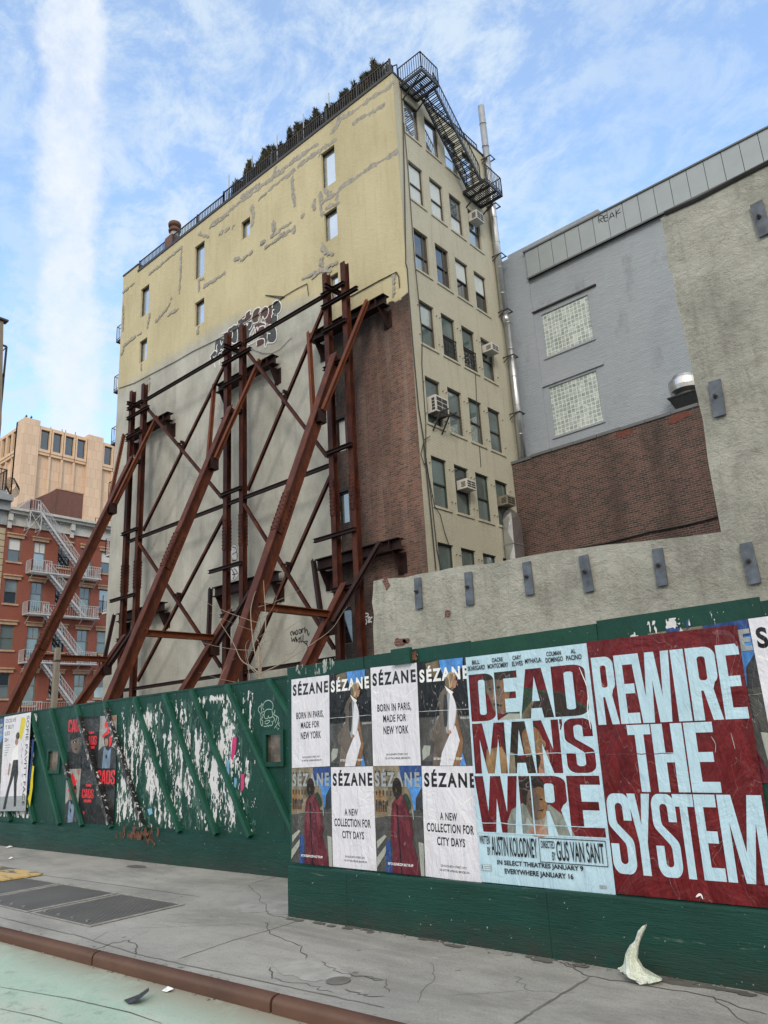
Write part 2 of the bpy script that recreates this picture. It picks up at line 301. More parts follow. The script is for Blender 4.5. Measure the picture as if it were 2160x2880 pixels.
# ground
def grounds():
    s = NT('sidewalk_concrete'); c = s.mix(s.rng(s.noise(.9, 7, .66), .3, .7), (.255, .255, .24), (.395, .392, .37))
    c = s.mix(s.rng(s.noise(3.2, 6, .7), .56, .78, 0, .55), c, (.15, .15, .145))
    c = s.mix(s.rng(s.noise(60, 3, .6), .5, .72, 0, .5), c, (.44, .43, .41)); c = s.mix(s.rng(s.noise(75, 3, .6, (1, 1, 1), 0, (3, 3, 3)), .56, .72, 0, .6), c, (.10, .10, .095))
    c = s.mix(s.rng(s.noise(.55, 6, .7, (.5, 1.4, 1), .6, (9, 4, 0)), .46, .66, 0, .7), c, (.15, .148, .14)); c = s.mix(s.rng(s.noise(5, 7, .75, (.7, 1, 1), .5, (1, 7, 0)), .56, .74, 0, .6), c, (.44, .425, .39)); c = s.mix(s.rng(s.noise(22, 5, .7, (1, 1, 1), .4, (5, 5, 0)), .6, .74, 0, .6), c, (.12, .118, .112))
    c = s.mix(s.rng(s.noise(7, 3, .5, (1, 1, 1), 0, (2, 9, 0)), .70, .74, 0, .6), c, (.06, .06, .06))
    s.done(c, .85, s.bump(s.mth('ADD', s.mth('ADD', s.noise(90, 4, .7), s.noise(28, 4, .7)), s.mth('MULTIPLY', s.noise(4, 5, .6), 2.)), .6, .011))
    s = NT('bike_lane_green'); c = s.mix(s.rng(s.noise(1.1, 7, .68), .3, .7), (.30, .43, .36), (.41, .54, .455))
    c = s.mix(s.rng(s.noise(2.4, 7, .7, (.6, 1, 1)), .46, .66, 0, .7), c, (.47, .50, .43))
    c = s.mix(s.rng(s.noise(6, 6, .7), .56, .72, 0, .75), c, (.20, .225, .185)); c = s.mix(s.rng(s.noise(55, 3, .6), .55, .72, 0, .5), c, (.18, .23, .2))
    o = s.xyz(); c = s.mix(s.mth('MULTIPLY', s.rng(o[1], 3.2, 3.6, 0, 1.), s.rng(s.noise(2.5, 6, .7), .25, .5)), c, (.27, .255, .20))
    s.done(c, .8, s.bump(s.noise(120, 4, .7), .35, .006))
    s = NT('asphalt'); c = s.mix(s.rng(s.noise(2, 6, .7), .3, .7), (.04, .04, .042), (.065, .065, .066)); s.done(c, .85, s.bump(s.noise(120, 4, .7), .5, .01))
    s = NT('kerb_rust'); c = s.mix(s.rng(s.noise(1.5, 7, .68, (.5, 1, 1)), .3, .7), (.055, .025, .018), (.115, .055, .038))
    c = s.mix(s.rng(s.noise(6, 6, .7), .6, .8, 0, .6), c, (.07, .04, .033)); c = s.mix(s.rng(s.noise(4, 6, .7, (.4, 1, 1), 0, (5, 1, 0)), .6, .76, 0, .65), c, (.24, .18, .165)); c = s.mix(s.rng(s.noise(3, 7, .75, (.35, 1, 1), 0, (8, 0, 3)), .52, .7, 0, .7), c, (.028, .016, .013))
    s.done(c, .6, s.bump(s.noise(40, 5, .7), .3, .006))
    s = NT('lot_dirt'); s.done(s.mix(s.rng(s.noise(.6, 6, .7), .3, .7), (.07, .06, .045), (.15, .13, .105)), .95, s.bump(s.noise(4, 6, .7), .8, .1))
    s = NT('grate_steel'); x = s.n('ShaderNodeTexBrick'); s.put(s.vec((1, 1, 1)), x.inputs['Vector']); x.offset = .5
    for k, v in (('Scale', 1), ('Mortar Size', .006), ('Brick Width', .07), ('Row Height', .035), ('Mortar Smooth', .4), ('Bias', 0)): x.inputs[k].default_value = v
    c = s.mix(x.outputs['Fac'], s.mix(s.rng(s.noise(1.4, 6, .7), .3, .7), (.10, .095, .085), (.19, .185, .17)), (.05, .048, .044))
    s.done(c, .55, s.bump(x.outputs['Fac'], .8, .008), .2)
    s = NT('worn_yellow_paint'); f = s.noise(1.1, 4, .6, (1.3, 5.5, 1))
    s.done(s.mix(s.rng(f, .52, .58), s.mix(s.noise(9, 5, .7), (.42, .28, .09), (.62, .47, .22)), (.11, .105, .10)), .7, s.bump(f, .4, .01))
grounds()
M('crack_dark', (.085, .082, .078), .95, .3); M('joint_grey', (.135, .132, .125), .95, .3); M('damp_dirt', (.115, .11, .10), .7, .3, 6); M('light_patch', (.31, .31, .295), .9, .2, 6)
def film():
    s = NT('thin_plastic'); s.done(s.mix(s.rng(s.noise(9, 4, .6), .4, .7), (.70, .74, .68), (.62, .72, .54)), .35, s.bump(s.noise(18, 5, .65, (1.5, 1, .5), 1.), .9, .03), 0, .5, Subsurface_Weight=.1, Transmission_Weight=.15)
film()
M('needles', (.035, .040, .020), .8, .45, 6); M('needles_brown', (.075, .048, .025), .8, .4, 6); M('bark_dark', (.06, .045, .035), .9, .3, 12); M('pale_twig', (.27, .23, .185), .8, .2, 14); M('old_timber', (.22, .195, .165), .85, .25, 6, .3, 20, sc=(4, 4, .5))

# ------------------------------------------------------------------ mesh builder
class MB:
    def __init__(s): s.v = []; s.f = []; s.k = []; s.cur = 0
    def mat(s, i): s.cur = i; return s
    def add(s, vs, fs):
        o = len(s.v); s.v += [tuple(x) for x in vs]; s.f += [[o+i for i in f] for f in fs]; s.k += [s.cur]*len(fs); return s
    def quad(s, *p): return s.add(p, [list(range(len(p)))])
    def box(s, x0, x1, y0, y1, z0, z1):
        return s.add([(x0,y0,z0),(x1,y0,z0),(x1,y1,z0),(x0,y1,z0),(x0,y0,z1),(x1,y0,z1),(x1,y1,z1),(x0,y1,z1)],
                     [[0,3,2,1],[4,5,6,7],[0,1,5,4],[1,2,6,5],[2,3,7,6],[3,0,4,7]])
    def bar(s, a, b, wd, ht=None, up=(0, 0, 1)):
        a, b = Vector(a), Vector(b); ht = ht or wd; t = (b-a).normalized(); u = Vector(up)
        if abs(t.dot(u)) > .98: u = Vector((0, 1, 0))
        sx = t.cross(u).normalized()*wd/2; sz = sx.cross(t).normalized()*ht/2
        P = [q+i*sx+j*sz for q in (a, b) for i, j in ((-1,-1),(1,-1),(1,1),(-1,1))]
        return s.add(P, [[0,3,2,1],[4,5,6,7],[0,1,5,4],[1,2,6,5],[2,3,7,6],[3,0,4,7]])
    def tube(s, a, b, r, r2=None, n=8, cap=True):
        a, b = Vector(a), Vector(b); r2 = r if r2 is None else r2; t = (b-a).normalized()
        u = Vector((0, 0, 1)) if abs(t.z) < .9 else Vector((1, 0, 0)); x = t.cross(u).normalized(); y = t.cross(x)
        P = [q+(x*math.cos(2*math.pi*i/n)+y*math.sin(2*math.pi*i/n))*rr for q, rr in ((a, r), (b, r2)) for i in range(n)]
        F = [[i, (i+1) % n, n+(i+1) % n, n+i] for i in range(n)]
        if cap: F += [list(range(n))[::-1], list(range(n, 2*n))]
        return s.add(P, F)
    def path(s, pts, r, n=5):
        for a, b in zip(pts, pts[1:]): s.tube(a, b, r, n=n)
        return s
    def lathe(s, c, prof, n=24):
        P = [(c[0]+r*math.cos(2*math.pi*i/n), c[1]+r*math.sin(2*math.pi*i/n), c[2]+z) for r, z in prof for i in range(n)]
        F = [[k*n+i, k*n+(i+1) % n, (k+1)*n+(i+1) % n, (k+1)*n+i] for k in range(len(prof)-1) for i in range(n)]
        return s.add(P, F+[list(range(n))[::-1], [(len(prof)-1)*n+i for i in range(n)]])
    def ibeam(s, a, b, d, wd, up, tf=.035, tw=.028):
        a, b = Vector(a), Vector(b); t = (b-a).normalized(); up = Vector(up); z = (up-t*up.dot(t)).normalized(); x = t.cross(z)
        h = d/2; q = wd/2; c = tw/2
        pr = [(-q,-h),(q,-h),(q,-h+tf),(c,-h+tf),(c,h-tf),(q,h-tf),(q,h),(-q,h),(-q,h-tf),(-c,h-tf),(-c,-h+tf),(-q,-h+tf)]
        P = [e+x*i+z*j for e in (a, b) for i, j in pr]; n = 12
        return s.add(P, [[i, (i+1) % n, n+(i+1) % n, n+i] for i in range(n)]+[list(range(n))[::-1], list(range(n, 2*n))])
    def extr(s, pts, dv):
        n = len(pts); pts = [Vector(p) for p in pts]; dv = Vector(dv)
        s.add(pts+[p+dv for p in pts], [[i, (i+1) % n, n+(i+1) % n, n+i] for i in range(n)])
        tri = tessellate_polygon([pts]); s.add(pts, [list(t) for t in tri]); return s.add([p+dv for p in pts], [list(t) for t in tri])
    def fill(s, loops):
        L = [[Vector(p) for p in l] for l in loops]; flat = [p for l in L for p in l]
        return s.add(flat, [list(t) for t in tessellate_polygon(L)])
def prop(o, label=None, cat=None, group=None, kind=None):
    for k, v in (('label', label), ('category', cat), ('group', group), ('kind', kind)):
        if v: o[k] = v
    return o
def thing(name, label, cat, loc=(0, 0, 0), group=None):
    o = bpy.data.objects.new(name, None); COL.objects.link(o); o.location = loc; o.empty_display_size = .2
    return prop(o, label, cat, group)
def mesh(name, mb, mats, parent=None, smooth=False):
    me = bpy.data.meshes.new(name); me.from_pydata(mb.v, [], mb.f)
    for x in (mats if isinstance(mats, (list, tuple)) else [mats]): me.materials.append(MATS[x])
    if len(me.materials) > 1: me.polygons.foreach_set('material_index', mb.k)
    if smooth: me.polygons.foreach_set('use_smooth', [True]*len(me.polygons))
    me.update(); o = bpy.data.objects.new(name, me); COL.objects.link(o)
    if parent is not None:
        o.parent = parent
        if parent.type == 'EMPTY': o.matrix_parent_inverse = Matrix.Translation(parent.location).inverted()
    return o
def solo(name, mb, mats, label, cat, group=None, smooth=False): return prop(mesh(name, mb, mats, None, smooth), label, cat, group)
def struct(name, mb, mats): return prop(mesh(name, mb, mats), kind='structure')

# noise field and iso-contour meshes for torn paper, plaster repairs and sprayed fills
def _h(ix, iy, sd):
    a = (ix*374761393 + iy*668265263 + sd*1442695041) & 0xffffffff
    a = ((a ^ (a >> 13))*1274126177) & 0xffffffff
    return ((a ^ (a >> 16)) & 0xffff)/65535.0
def vnoise(u, v, sd):
    iu, iv = np.floor(u).astype(np.int64), np.floor(v).astype(np.int64); fu, fv = u-iu, v-iv
    fu, fv = fu*fu*(3-2*fu), fv*fv*(3-2*fv)
    return (_h(iu,iv,sd)*(1-fu)+_h(iu+1,iv,sd)*fu)*(1-fv)+(_h(iu,iv+1,sd)*(1-fu)+_h(iu+1,iv+1,sd)*fu)*fv
def fbm(u, v, sd, o=4):
    t = 0; a = .5
    for k in range(o): t = t+a*vnoise(u*2**k, v*2**k, sd+k*17); a *= .5
    return t/(1-.5**o)
def contour(field, u0, u1, v0, v1, du, dv):
    nu, nv = int((u1-u0)/du)+1, int((v1-v0)/dv)+1
    us, vs = u0+du*np.arange(nu), v0+dv*np.arange(nv); U, V = np.meshgrid(us, vs); Fv = field(U, V)
    Fv[0, :] = Fv[-1, :] = -.01; Fv[:, 0] = Fv[:, -1] = -.01
    polys = []; ins = Fv > 0
    for j in range(nv-1):
        run = None
        for i in range(nu-1):
            c = (ins[j, i], ins[j, i+1], ins[j+1, i+1], ins[j+1, i])
            if all(c):
                if run is None: run = i
                continue
            if run is not None: polys.append([(us[run], vs[j]), (us[i], vs[j]), (us[i], vs[j+1]), (us[run], vs[j+1])]); run = None
            if any(c):
                q = [(us[i], vs[j], Fv[j, i]), (us[i+1], vs[j], Fv[j, i+1]), (us[i+1], vs[j+1], Fv[j+1, i+1]), (us[i], vs[j+1], Fv[j+1, i])]; p = []
                for k in range(4):
                    a, b = q[k], q[(k+1) % 4]
                    if a[2] > 0: p.append(a[:2])
                    if (a[2] > 0) != (b[2] > 0):
                        t = a[2]/(a[2]-b[2]); p.append((a[0]+t*(b[0]-a[0]), a[1]+t*(b[1]-a[1])))
                if len(p) > 2: polys.append(p)
    return polys
def segdist(U, V, a, b):
    dx, dy = b[0]-a[0], b[1]-a[1]; L = dx*dx+dy*dy+1e-12; t = np.clip(((U-a[0])*dx+(V-a[1])*dy)/L, 0, 1)
    return np.hypot(U-a[0]-t*dx, V-a[1]-t*dy)
def ribbon(mb, pts, wd, f):
    """flat brush stroke along 2-D pts, mapped to 3-D by f"""
    n = len(pts); L = []; Rr = []
    for i, p in enumerate(pts):
        a, b = pts[max(i-1, 0)], pts[min(i+1, n-1)]; dx, dy = b[0]-a[0], b[1]-a[1]; l = math.hypot(dx, dy) or 1
        ww = wd*(.5 if i in (0, n-1) else random.uniform(.8, 1.15))/2; L.append(f(p[0]-dy/l*ww, p[1]+dx/l*ww)); Rr.append(f(p[0]+dy/l*ww, p[1]-dx/l*ww))
    mb.add(L+Rr, [[i, i+1, n+i+1, n+i] for i in range(n-1)])
def spline(pts, k=6, closed=False):
    P = list(pts); n = len(P); out = []
    g = (lambda i: P[i % n]) if closed else (lambda i: P[min(max(i, 0), n-1)])
    for i in range(n if closed else n-1):
        a, b, c, d = g(i-1), g(i), g(i+1), g(i+2)
        for j in range(k):
            t = j/k; out.append(tuple(.5*(2*b[q]+(c[q]-a[q])*t+(2*a[q]-5*b[q]+4*c[q]-d[q])*t*t+(3*b[q]-a[q]-3*c[q]+d[q])*t**3) for q in (0, 1)))
    if not closed: out.append(P[-1])
    return out
def blindglass():
    s = NT('blind_behind_glass'); o = s.xyz(); st = s.mth('GREATER_THAN', s.mth('FRACT', s.mth('MULTIPLY', o[2], 20.)), .42)
    s.done(s.mix(st, (.05, .075, .075), (.17, .22, .215)), .06, None, 0, .8, Coat_Weight=.6, Coat_Roughness=.02)
blindglass()
# ------------------------------------------------------------------ ground
mb = MB(); mb.quad((-900,-900,-.1),(900,-900,-.1),(900,900,-.1),(-900,900,-.1)); struct('ground', mb, 'lot_dirt')
mb = MB(); mb.quad((-120,-14,-.094),(60,-14,-.094),(60,3.6,-.094),(-120,3.6,-.094)); struct('road', mb, 'asphalt')
KY = lambda x: 3.74+.027*(max(min(x, 8), -26)+4.54)           # inner edge of the kerb
mb = MB(); [mb.quad((a,.2,-.089),(b,.2,-.089),(b,KY(b)-.02,-.089),(a,KY(a)-.02,-.089)) for a, b in ((-39,-26),(-26,8),(8,60))]; struct('bike_lane', mb, 'bike_lane_green')
mb = MB(); [mb.quad((a,KY(a)-.004,0),(b,KY(b)-.004,0),(b,7.4,0),(a,7.4,0)) for a, b in ((-41,-26),(-26,8),(8,60))]; mb.quad((-41,7.4,0),(60,7.4,0),(60,7.4,-.1),(-41,7.4,-.1)); struct('sidewalk', mb, 'sidewalk_concrete')
mb = MB(); mb.quad((-58.5,-40,-.088),(-43,-40,-.088),(-43,120,-.088),(-58.5,120,-.088)); struct('cross_street', mb, 'asphalt')
mb = MB()
prof = [(-.092,-.1),(-.092,-.034),(-.086,-.014),(-.07,.0),(-.045,.007),(-.012,.008),(.0,.003),(.0,-.03)]
jx = [-41]+[onZ(G5(365,505), 0)[0], onZ(G5(1135,700), 0)[0]]+[3.5, 9, 30]
jx = sorted(jx + [-12.5, -18.0, -24, -26, 8])
for a, b in zip(jx, jx[1:]):
    n = len(prof); A = [(a+.012, KY(a)+y, z) for y, z in prof]; B = [(b-.012, KY(b)+y, z) for y, z in prof]
    mb.add(A+B, [[i, i+1, n+i+1, n+i] for i in range(n-1)]+[list(range(n)), list(range(n, 2*n))])
struct('kerb', mb, 'kerb_rust'); [p.__setattr__('use_smooth', len(p.vertices) == 4) for p in COL.objects['kerb'].data.polygons]
# slab joints, cracks and a repaired patch on the pavement
gz = lambda u, v: (u, v, .003)
def gpath(pts, jit=.02, sub=5):
    P = [tuple(onZ(p, 0)[:2]) for p in pts]; out = []
    for a, b in zip(P, P[1:]):
        for k in range(sub): t = k/sub; out.append((a[0]+(b[0]-a[0])*t+random.uniform(-jit, jit)*(k > 0), a[1]+(b[1]-a[1])*t+random.uniform(-jit, jit)*(k > 0)))
    return out+[P[-1]]
mb = MB()
for pts, wd, jt in [([G5(1075,198), G5(1113,235), G5(1160,325), G5(1250,345)], .014, .03), ([G5(1145,360), G5(1165,410), G5(1280,455), G5(1320,520)], .016, .03), ([G5(555,388), G5(760,380), G5(1100,365)], .008, .02),
    ([G5(1390,530), G5(1450,560), G5(1520,590), G5(1655,612)], .02, .03), ([G5(1170,555), G5(1175,605)], .02, .02), ([G5(1180,600), G5(1340,635), G5(1440,665)], .012, .03), ([G5(375,490), G5(480,452), G5(560,437), G5(592,470), G5(585,500)], .022, .02),
    ([G5(400,440), G5(465,400)], .008, .02), ([G5(1490,650), G5(1545,672), G5(1659,680)], .02, .03), ([G6(0,490), G6(125,510), G6(135,560)], .012, .03), ([G6(640,495), G6(690,550), G6(880,560)], .008, .03), ([G6(370,575), G6(690,550)], .007, .02),
    ([G6(780,415), G6(850,455), G6(935,495), G6(1180,535), G6(1440,580), G6(1500,600), G6(1655,650)], .02, .02), ([G6(300,440), G6(320,500), G6(250,600)], .007, .03), ([G6(1440,580), G6(1580,686)], .014, .02)]:
    ribbon(mb, gpath(pts, jt), wd*.48, gz)
struct('pavement_cracks', mb, 'crack_dark')
mb = MB()
for pts, wd in [([RG(350,122), RG(1000,210), RG(1659,303)], .018), ([RG(0,475), RG(600,620)], .02), ([G5(310,410), G5(600,500), G5(850,555), G5(1250,640), G5(1659,728)], .022), ([G5(770,520), G5(1000,440), G5(1160,395), G5(1330,340)], .016), ([G6(640,686), G6(760,610), G6(940,500)], .03), ([G5(1090,190), G5(1220,158)], .02)]:
    ribbon(mb, gpath(pts, .006, 8), wd*.6, gz)
for x in (-13.5, -16.5, -20, -24): ribbon(mb, [(x, 3.75), (x, 5.2), (x, 6.6)], .018, gz)
struct('pavement_joints', mb, 'joint_grey')
def blob(mb, c, rx, ry, sd, z, th=0.):
    for p in contour(lambda U, V: 1-np.hypot((U-c[0])/rx, (V-c[1])/ry)+(fbm(U*5, V*5, sd)-.5)*1.3-th, c[0]-rx*1.5, c[0]+rx*1.5, c[1]-ry*1.5, c[1]+ry*1.5, .02, .02): mb.add([(u, v, z) for u, v in p], [list(range(len(p)))])
mb = MB(); c = onZ(G5(1190,290), 0); blob(mb, c, .5, .28, 3, .0022); c = onZ(G5(1330,560), 0); blob(mb, c, .35, .18, 8, .0022); struct('pavement_patch', mb, 'light_patch')
mb = MB(); blob(mb, onZ(G6(1270,505), 0), .28, .09, 5, .0029); blob(mb, onZ(G6(1640,545), 0), .5, .1, 6, .0031); blob(mb, onZ(G5(585,118), 0), .2, .09, 9, .0035)
for i in range(26): x = random.uniform(-6, -1.6); blob(mb, (x, 5.27+random.uniform(-.06, .03)), random.uniform(.04, .12), .02, 20+i, .0034+.00011*i)
for i in range(34): blob(mb, (random.uniform(-12, -1.7), random.uniform(3.8, 5.2)), random.uniform(.008, .022), random.uniform(.006, .014), 60+i, .0064+.00008*i)
struct('pavement_dirt', mb, 'damp_dirt')
mb = MB()
for pts in ([G5(0,640), G5(300,690), G5(560,750), G5(700,799)], [G5(0,735), G5(150,765), G5(270,799)]): ribbon(mb, [(p[0], p[1]) for p in [onZ(q, -.089) for q in pts]], .009, lambda u, v: (u, v, -.0855))
struct('bike_lane_cracks', mb, 'crack_dark')

# grating panels
gq = [(-8.76, -7.49, 'nearest to the camera'), (-10.17, -8.82, 'between two others'), (-11.62, -10.23, 'partly under the yellow ramp plate')]
for (a, b, w_) in gq:
    t = thing('pavement_grating', 'dark steel pavement grating panel, '+{'nearest to the camera': 'the one with a bare concrete edge on its right', 'between two others': 'the middle one of the row beside the kerb', 'partly under the yellow ramp plate': 'the one meeting the worn yellow plate'}[w_], 'grating', ((a+b)/2, 4.6, 0), 'gratings set in the pavement')
    mb = MB().box(a, b, 4.08, 5.14, -.02, .006); mesh('panel', mb, 'grate_steel', t)
    mb = MB()
    for x in (a, b-.045): mb.box(x, x+.045, 4.08, 5.14, .006, .012)
    for y in (4.08, 5.12): mb.box(a+.045, b-.045, y, y+.02, .006, .012)
    mesh('frame', mb, 'worn_steel', t)
    mb = MB()
    for x in np.arange(a+.1, b-.05, .3): mb.tube((x, 4.2, .006), (x, 4.2, .016), .02, n=6)
    mesh('bolt', mb, 'galvanised', t)
mb = MB(); Q = [(-15.5,5.42),(-11.2,5.37),(-11.24,4.84),(-15.5,4.95)]
mb.extr([(x, y, .012) for x, y in Q], (0, 0, .022)); solo('ramp_plate', mb, 'worn_yellow_paint', 'worn yellow painted plate with dark bare patches lying beside the gratings', 'ramp plate')

# ------------------------------------------------------------------ wall and window helpers
def fY(Y): return lambda u, v, d=0: (u, Y+d, v)          # wall facing the street
def fX(X): return lambda u, v, d=0: (X-d, u, v)          # wall facing right (+X)
def fbox(mb, f, u0, u1, v0, v1, d0, d1):
    a, b = f(u0, v0, d0), f(u1, v1, d1); lo = [min(p, q) for p, q in zip(a, b)]; hi = [max(p, q) for p, q in zip(a, b)]
    mb.box(lo[0], hi[0], lo[1], hi[1], lo[2], hi[2])
def wallgrid(mb, f, u0, u1, v0, v1, holes, depth):
    us = sorted({u0, u1, *[h[0] for h in holes], *[h[1] for h in holes]}); vs_ = sorted({v0, v1, *[h[2] for h in holes], *[h[3] for h in holes]})
    us = [u for u in us if u0 <= u <= u1]; vs_ = [v for v in vs_ if v0 <= v <= v1]
    for a, b in zip(us, us[1:]):
        for c, d in zip(vs_, vs_[1:]):
            x, y = (a+b)/2, (c+d)/2
            if any(h[0] < x < h[1] and h[2] < y < h[3] for h in holes): continue
            mb.quad(f(a, c), f(b, c), f(b, d), f(a, d))
    for a, b, c, d in holes:
        c = max(c, v0)
        for p, q in (((a, c), (b, c)), ((b, c), (b, d)), ((b, d), (a, d)), ((a, d), (a, c))): mb.quad(f(*p), f(*q), f(*q, depth), f(*p, depth))
def window(parent, f, h, depth, fm, g1, g2=None, split=None, fw=.06, mull=(), sill=None, grid=None):
    """frame part with pane sub-parts; split = relative height of the meeting rail"""
    a, b, c, d = h; mb = MB(); d0, d1 = depth-.07, depth+.02
    fbox(mb, f, a, a+fw, c, d, d0, d1); fbox(mb, f, b-fw, b, c, d, d0, d1); fbox(mb, f, a+fw, b-fw, d-fw, d, d0, d1); fbox(mb, f, a+fw, b-fw, c, c+fw, d0, d1)
    ms = c+(d-c)*split if split else None
    if split: fbox(mb, f, a+fw, b-fw, ms-.03, ms+.03, d0+.01, d1)
    for u in mull: fbox(mb, f, a+(b-a)*u-.02, a+(b-a)*u+.02, c+fw, d-fw, d0+.012, d1)
    if grid:
        lo = ms if grid[2] == 'up' and split else c+fw
        for i in range(1, grid[0]): fbox(mb, f, a+(b-a)*i/grid[0]-.012, a+(b-a)*i/grid[0]+.012, lo, d-fw, d0+.02, d1)
        for i in range(1, grid[1]): fbox(mb, f, a+fw, b-fw, lo+(d-lo)*i/grid[1]-.012, lo+(d-lo)*i/grid[1]+.012, d0+.022, d1)
    fr = mesh('window', mb, fm, parent)
    def pane(z0, z1, mt, dd): mesh('pane', MB().quad(f(a+fw*.5, z0, dd), f(b-fw*.5, z0, dd), f(b-fw*.5, z1, dd), f(a+fw*.5, z1, dd)), mt, fr)
    if split: pane(c, ms, g2 or g1, depth+.005); pane(ms, d, g1, depth-.02)
    else: pane(c, d, g1, depth)
    if sill: mb = MB(); fbox(mb, f, a-.08, b+.08, c-.1, c-.004, -.07, depth-.08); mesh('sill', mb, sill, parent)
    return fr

# ------------------------------------------------------------------ yellow loft building
XL, XR, YW, YB, ZT = -40.3, -16.85, 22.0, 29.75, 30.95
bld = thing('loft_building', 'tall yellow painted loft building with bare brick and grey render below', 'building', (XL, YW, 0))
SIDE = [(-21.66,-20.73,27.3,29.45),(-21.62,-20.74,24.26,25.88),(-27.95,-27.2,27.76,28.9),(-32.28,-31.33,27.33,29.58),(-32.17,-31.28,24.24,25.79),(-38.04,-37.1,27.4,29.46),(-37.95,-37.1,24.2,25.71),(-21.4,-20.85,20.85,22.3),(-21.37,-20.82,13.46,14.98),(-21.36,-20.78,10.22,11.62),(-21.6,-20.9,5.2,6.66)]
mb = MB(); f = fY(YW); wallgrid(mb, f, XL, XR, 0, ZT, SIDE, .22); fbox(mb, f, XL, -38.5, ZT, 31.5, 0, .4)
mesh('side_wall', mb, 'party_wall_paint', bld)
for i, h in enumerate(SIDE):
    if i < 7: window(bld, f, h, .2, 'window_black', 'glass_sky', fw=.05)
    elif i == 7: window(bld, f, h, .2, 'window_brown', 'glass_sky', 'glass_sky', .5, fw=.06)
    elif i == 8: window(bld, f, h, .16, 'window_black', 'blind_white', fw=.05)
    elif i == 9: window(bld, f, h, .16, 'window_black', 'glass_pale', fw=.05)
    else: window(bld, f, h, .16, 'window_black', 'glass_black', fw=.06)
for a, b, c, d in SIDE[8:10]: mb = MB(); fbox(mb, f, a-.05, b+.05, d, d+.13, -.012, .1); mesh('lintel', mb, 'dark_tar', bld)
# rear front with rows of sash windows
TAN = []; fx = fX(XR); rows = [30.05, 26.55, 22.95, 19.33, 15.74, 12.22, 8.65, 5.1]
for r_, zt in enumerate(rows):
    for c_ in range(4): y0 = 22.71+1.535*c_; TAN.append((y0, y0+1.02, zt-(2.1 if r_ else 1.98), zt, r_, c_))
mb = MB(); wallgrid(mb, fx, YW, YB, 0, ZT, [t[:4] for t in TAN], .2); mesh('rear_wall', mb, 'tan_painted_brick', bld)
for (a, b, c, d, r_, c_) in TAN:
    h = (a, b, c, d)
    if r_ == 0: window(bld, fx, h, .14, 'window_black', 'glass_sky', fw=.05)
    elif r_ == 1: window(bld, fx, h, .17, 'window_brown', 'curtain' if c_ < 2 else 'glass_pale', 'curtain' if c_ < 3 else 'glass_pale', .48)
    elif r_ == 2: window(bld, fx, h, .17, 'window_brown', 'glass_dark' if c_ < 2 else 'curtain', 'glass_pale' if c_ == 0 else 'glass_dark', .5 if c_ != 0 else .42, mull=(.72,) if c_ < 2 else ())
    elif r_ == 3: window(bld, fx, h, .17, 'window_brown', 'glass_pale' if c_ == 0 else 'glass_teal', 'glass_teal', .5)
    elif r_ == 4: window(bld, fx, h, .17, 'window_brown', 'glass_teal', 'glass_teal', .48)
    elif r_ == 5: window(bld, fx, h, .17, 'window_green_frame', 'glass_teal' if c_ != 1 else 'glass_dark', 'blind_behind_glass', .48)
    else: window(bld, fx, h, .17, 'window_green_frame', 'glass_teal', 'glass_teal', .5)
    mb = MB(); fbox(mb, fx, a-.1, b+.12, c-.1, c-.005, -.05, .1); mesh('sill', mb, 'tan_painted_brick', bld)
mb = MB()
for (a, b, c, d, r_, c_) in TAN:
    if r_ >= 3:
        for yy in (a-.14, b+.14):
            for zz in (c+.35, d-.35): mb.tube((XR, yy, zz), (XR+.07, yy, zz), .022, n=6)
mesh('shutter_hook', mb, 'ac_brown', bld)
mb = MB(); mb.quad((XL,YB,0),(XR,YB,0),(XR,YB,ZT),(XL,YB,ZT)).quad((XL,YW,0),(XL,YB,0),(XL,YB,ZT),(XL,YW,ZT)); mesh('back_wall', mb, 'tan_painted_brick', bld)
mb = MB(); mb.quad((XL,YW,ZT-.02),(XR,YW,ZT-.02),(XR,YB,ZT-.02),(XL,YB,ZT-.02)); mesh('roof', mb, 'roof_gravel', bld)
mb = MB(); mb.box(-38.5, XR+.02, YW-.05, YW+.3, ZT+.004, ZT+.16).box(XL-.03, -38.47, YW-.05, YW+.42, 31.505, 31.6).box(XR-.3, XR+.05, YW+.3, YB, ZT+.004, ZT+.1); mesh('coping', mb, 'rail_steel', bld)
# plaster repairs tracing old cracks
mb = MB()
REP = [[(1645,730),(1560,780),(1400,880),(1300,950),(1190,1020),(1150,1080),(1150,1160)],[(1605,150),(1590,190),(1450,275),(1300,385),(1190,450),(1110,570)],[(1540,340),(1450,395),(1290,490)],[(1160,420),(1165,480),(1150,530)],[(1010,740),(1000,770)],[(1135,635),(1000,720),(830,850)],[(985,665),(800,800),(700,880),(610,930)],[(790,880),(775,960),(780,1080),(800,1180)],[(780,895),(590,1040)],[(700,890),(560,985),(440,1080),(300,1180),(200,1270),(100,1340)],[(640,850),(620,940)],[(500,1000),(350,1115)],
  [(1010,1080),(1010,1150),(1025,1250)],[(1140,1165),(1060,1200)],[(1120,1095),(1030,1150)],[(1050,1050),(1100,1100)],[(440,1195),(455,1250),(440,1340)],[(620,1310),(630,1390),(600,1440)],[(770,1320),(690,1370),(600,1445)],[(790,1370),(790,1400)],[(780,1375),(680,1440),(550,1535)],[(960,1140),(960,1205)],[(555,1080),(500,1130)],[(860,1270),(870,1255)],[(290,1350),(280,1370)],[(245,1370),(225,1390)],[(180,1410),(190,1400)],[(520,1490),(545,1475)],[(1035,1500),(1045,1540)]]
REP = [([RW(*p) for p in l], .16) for l in REP]
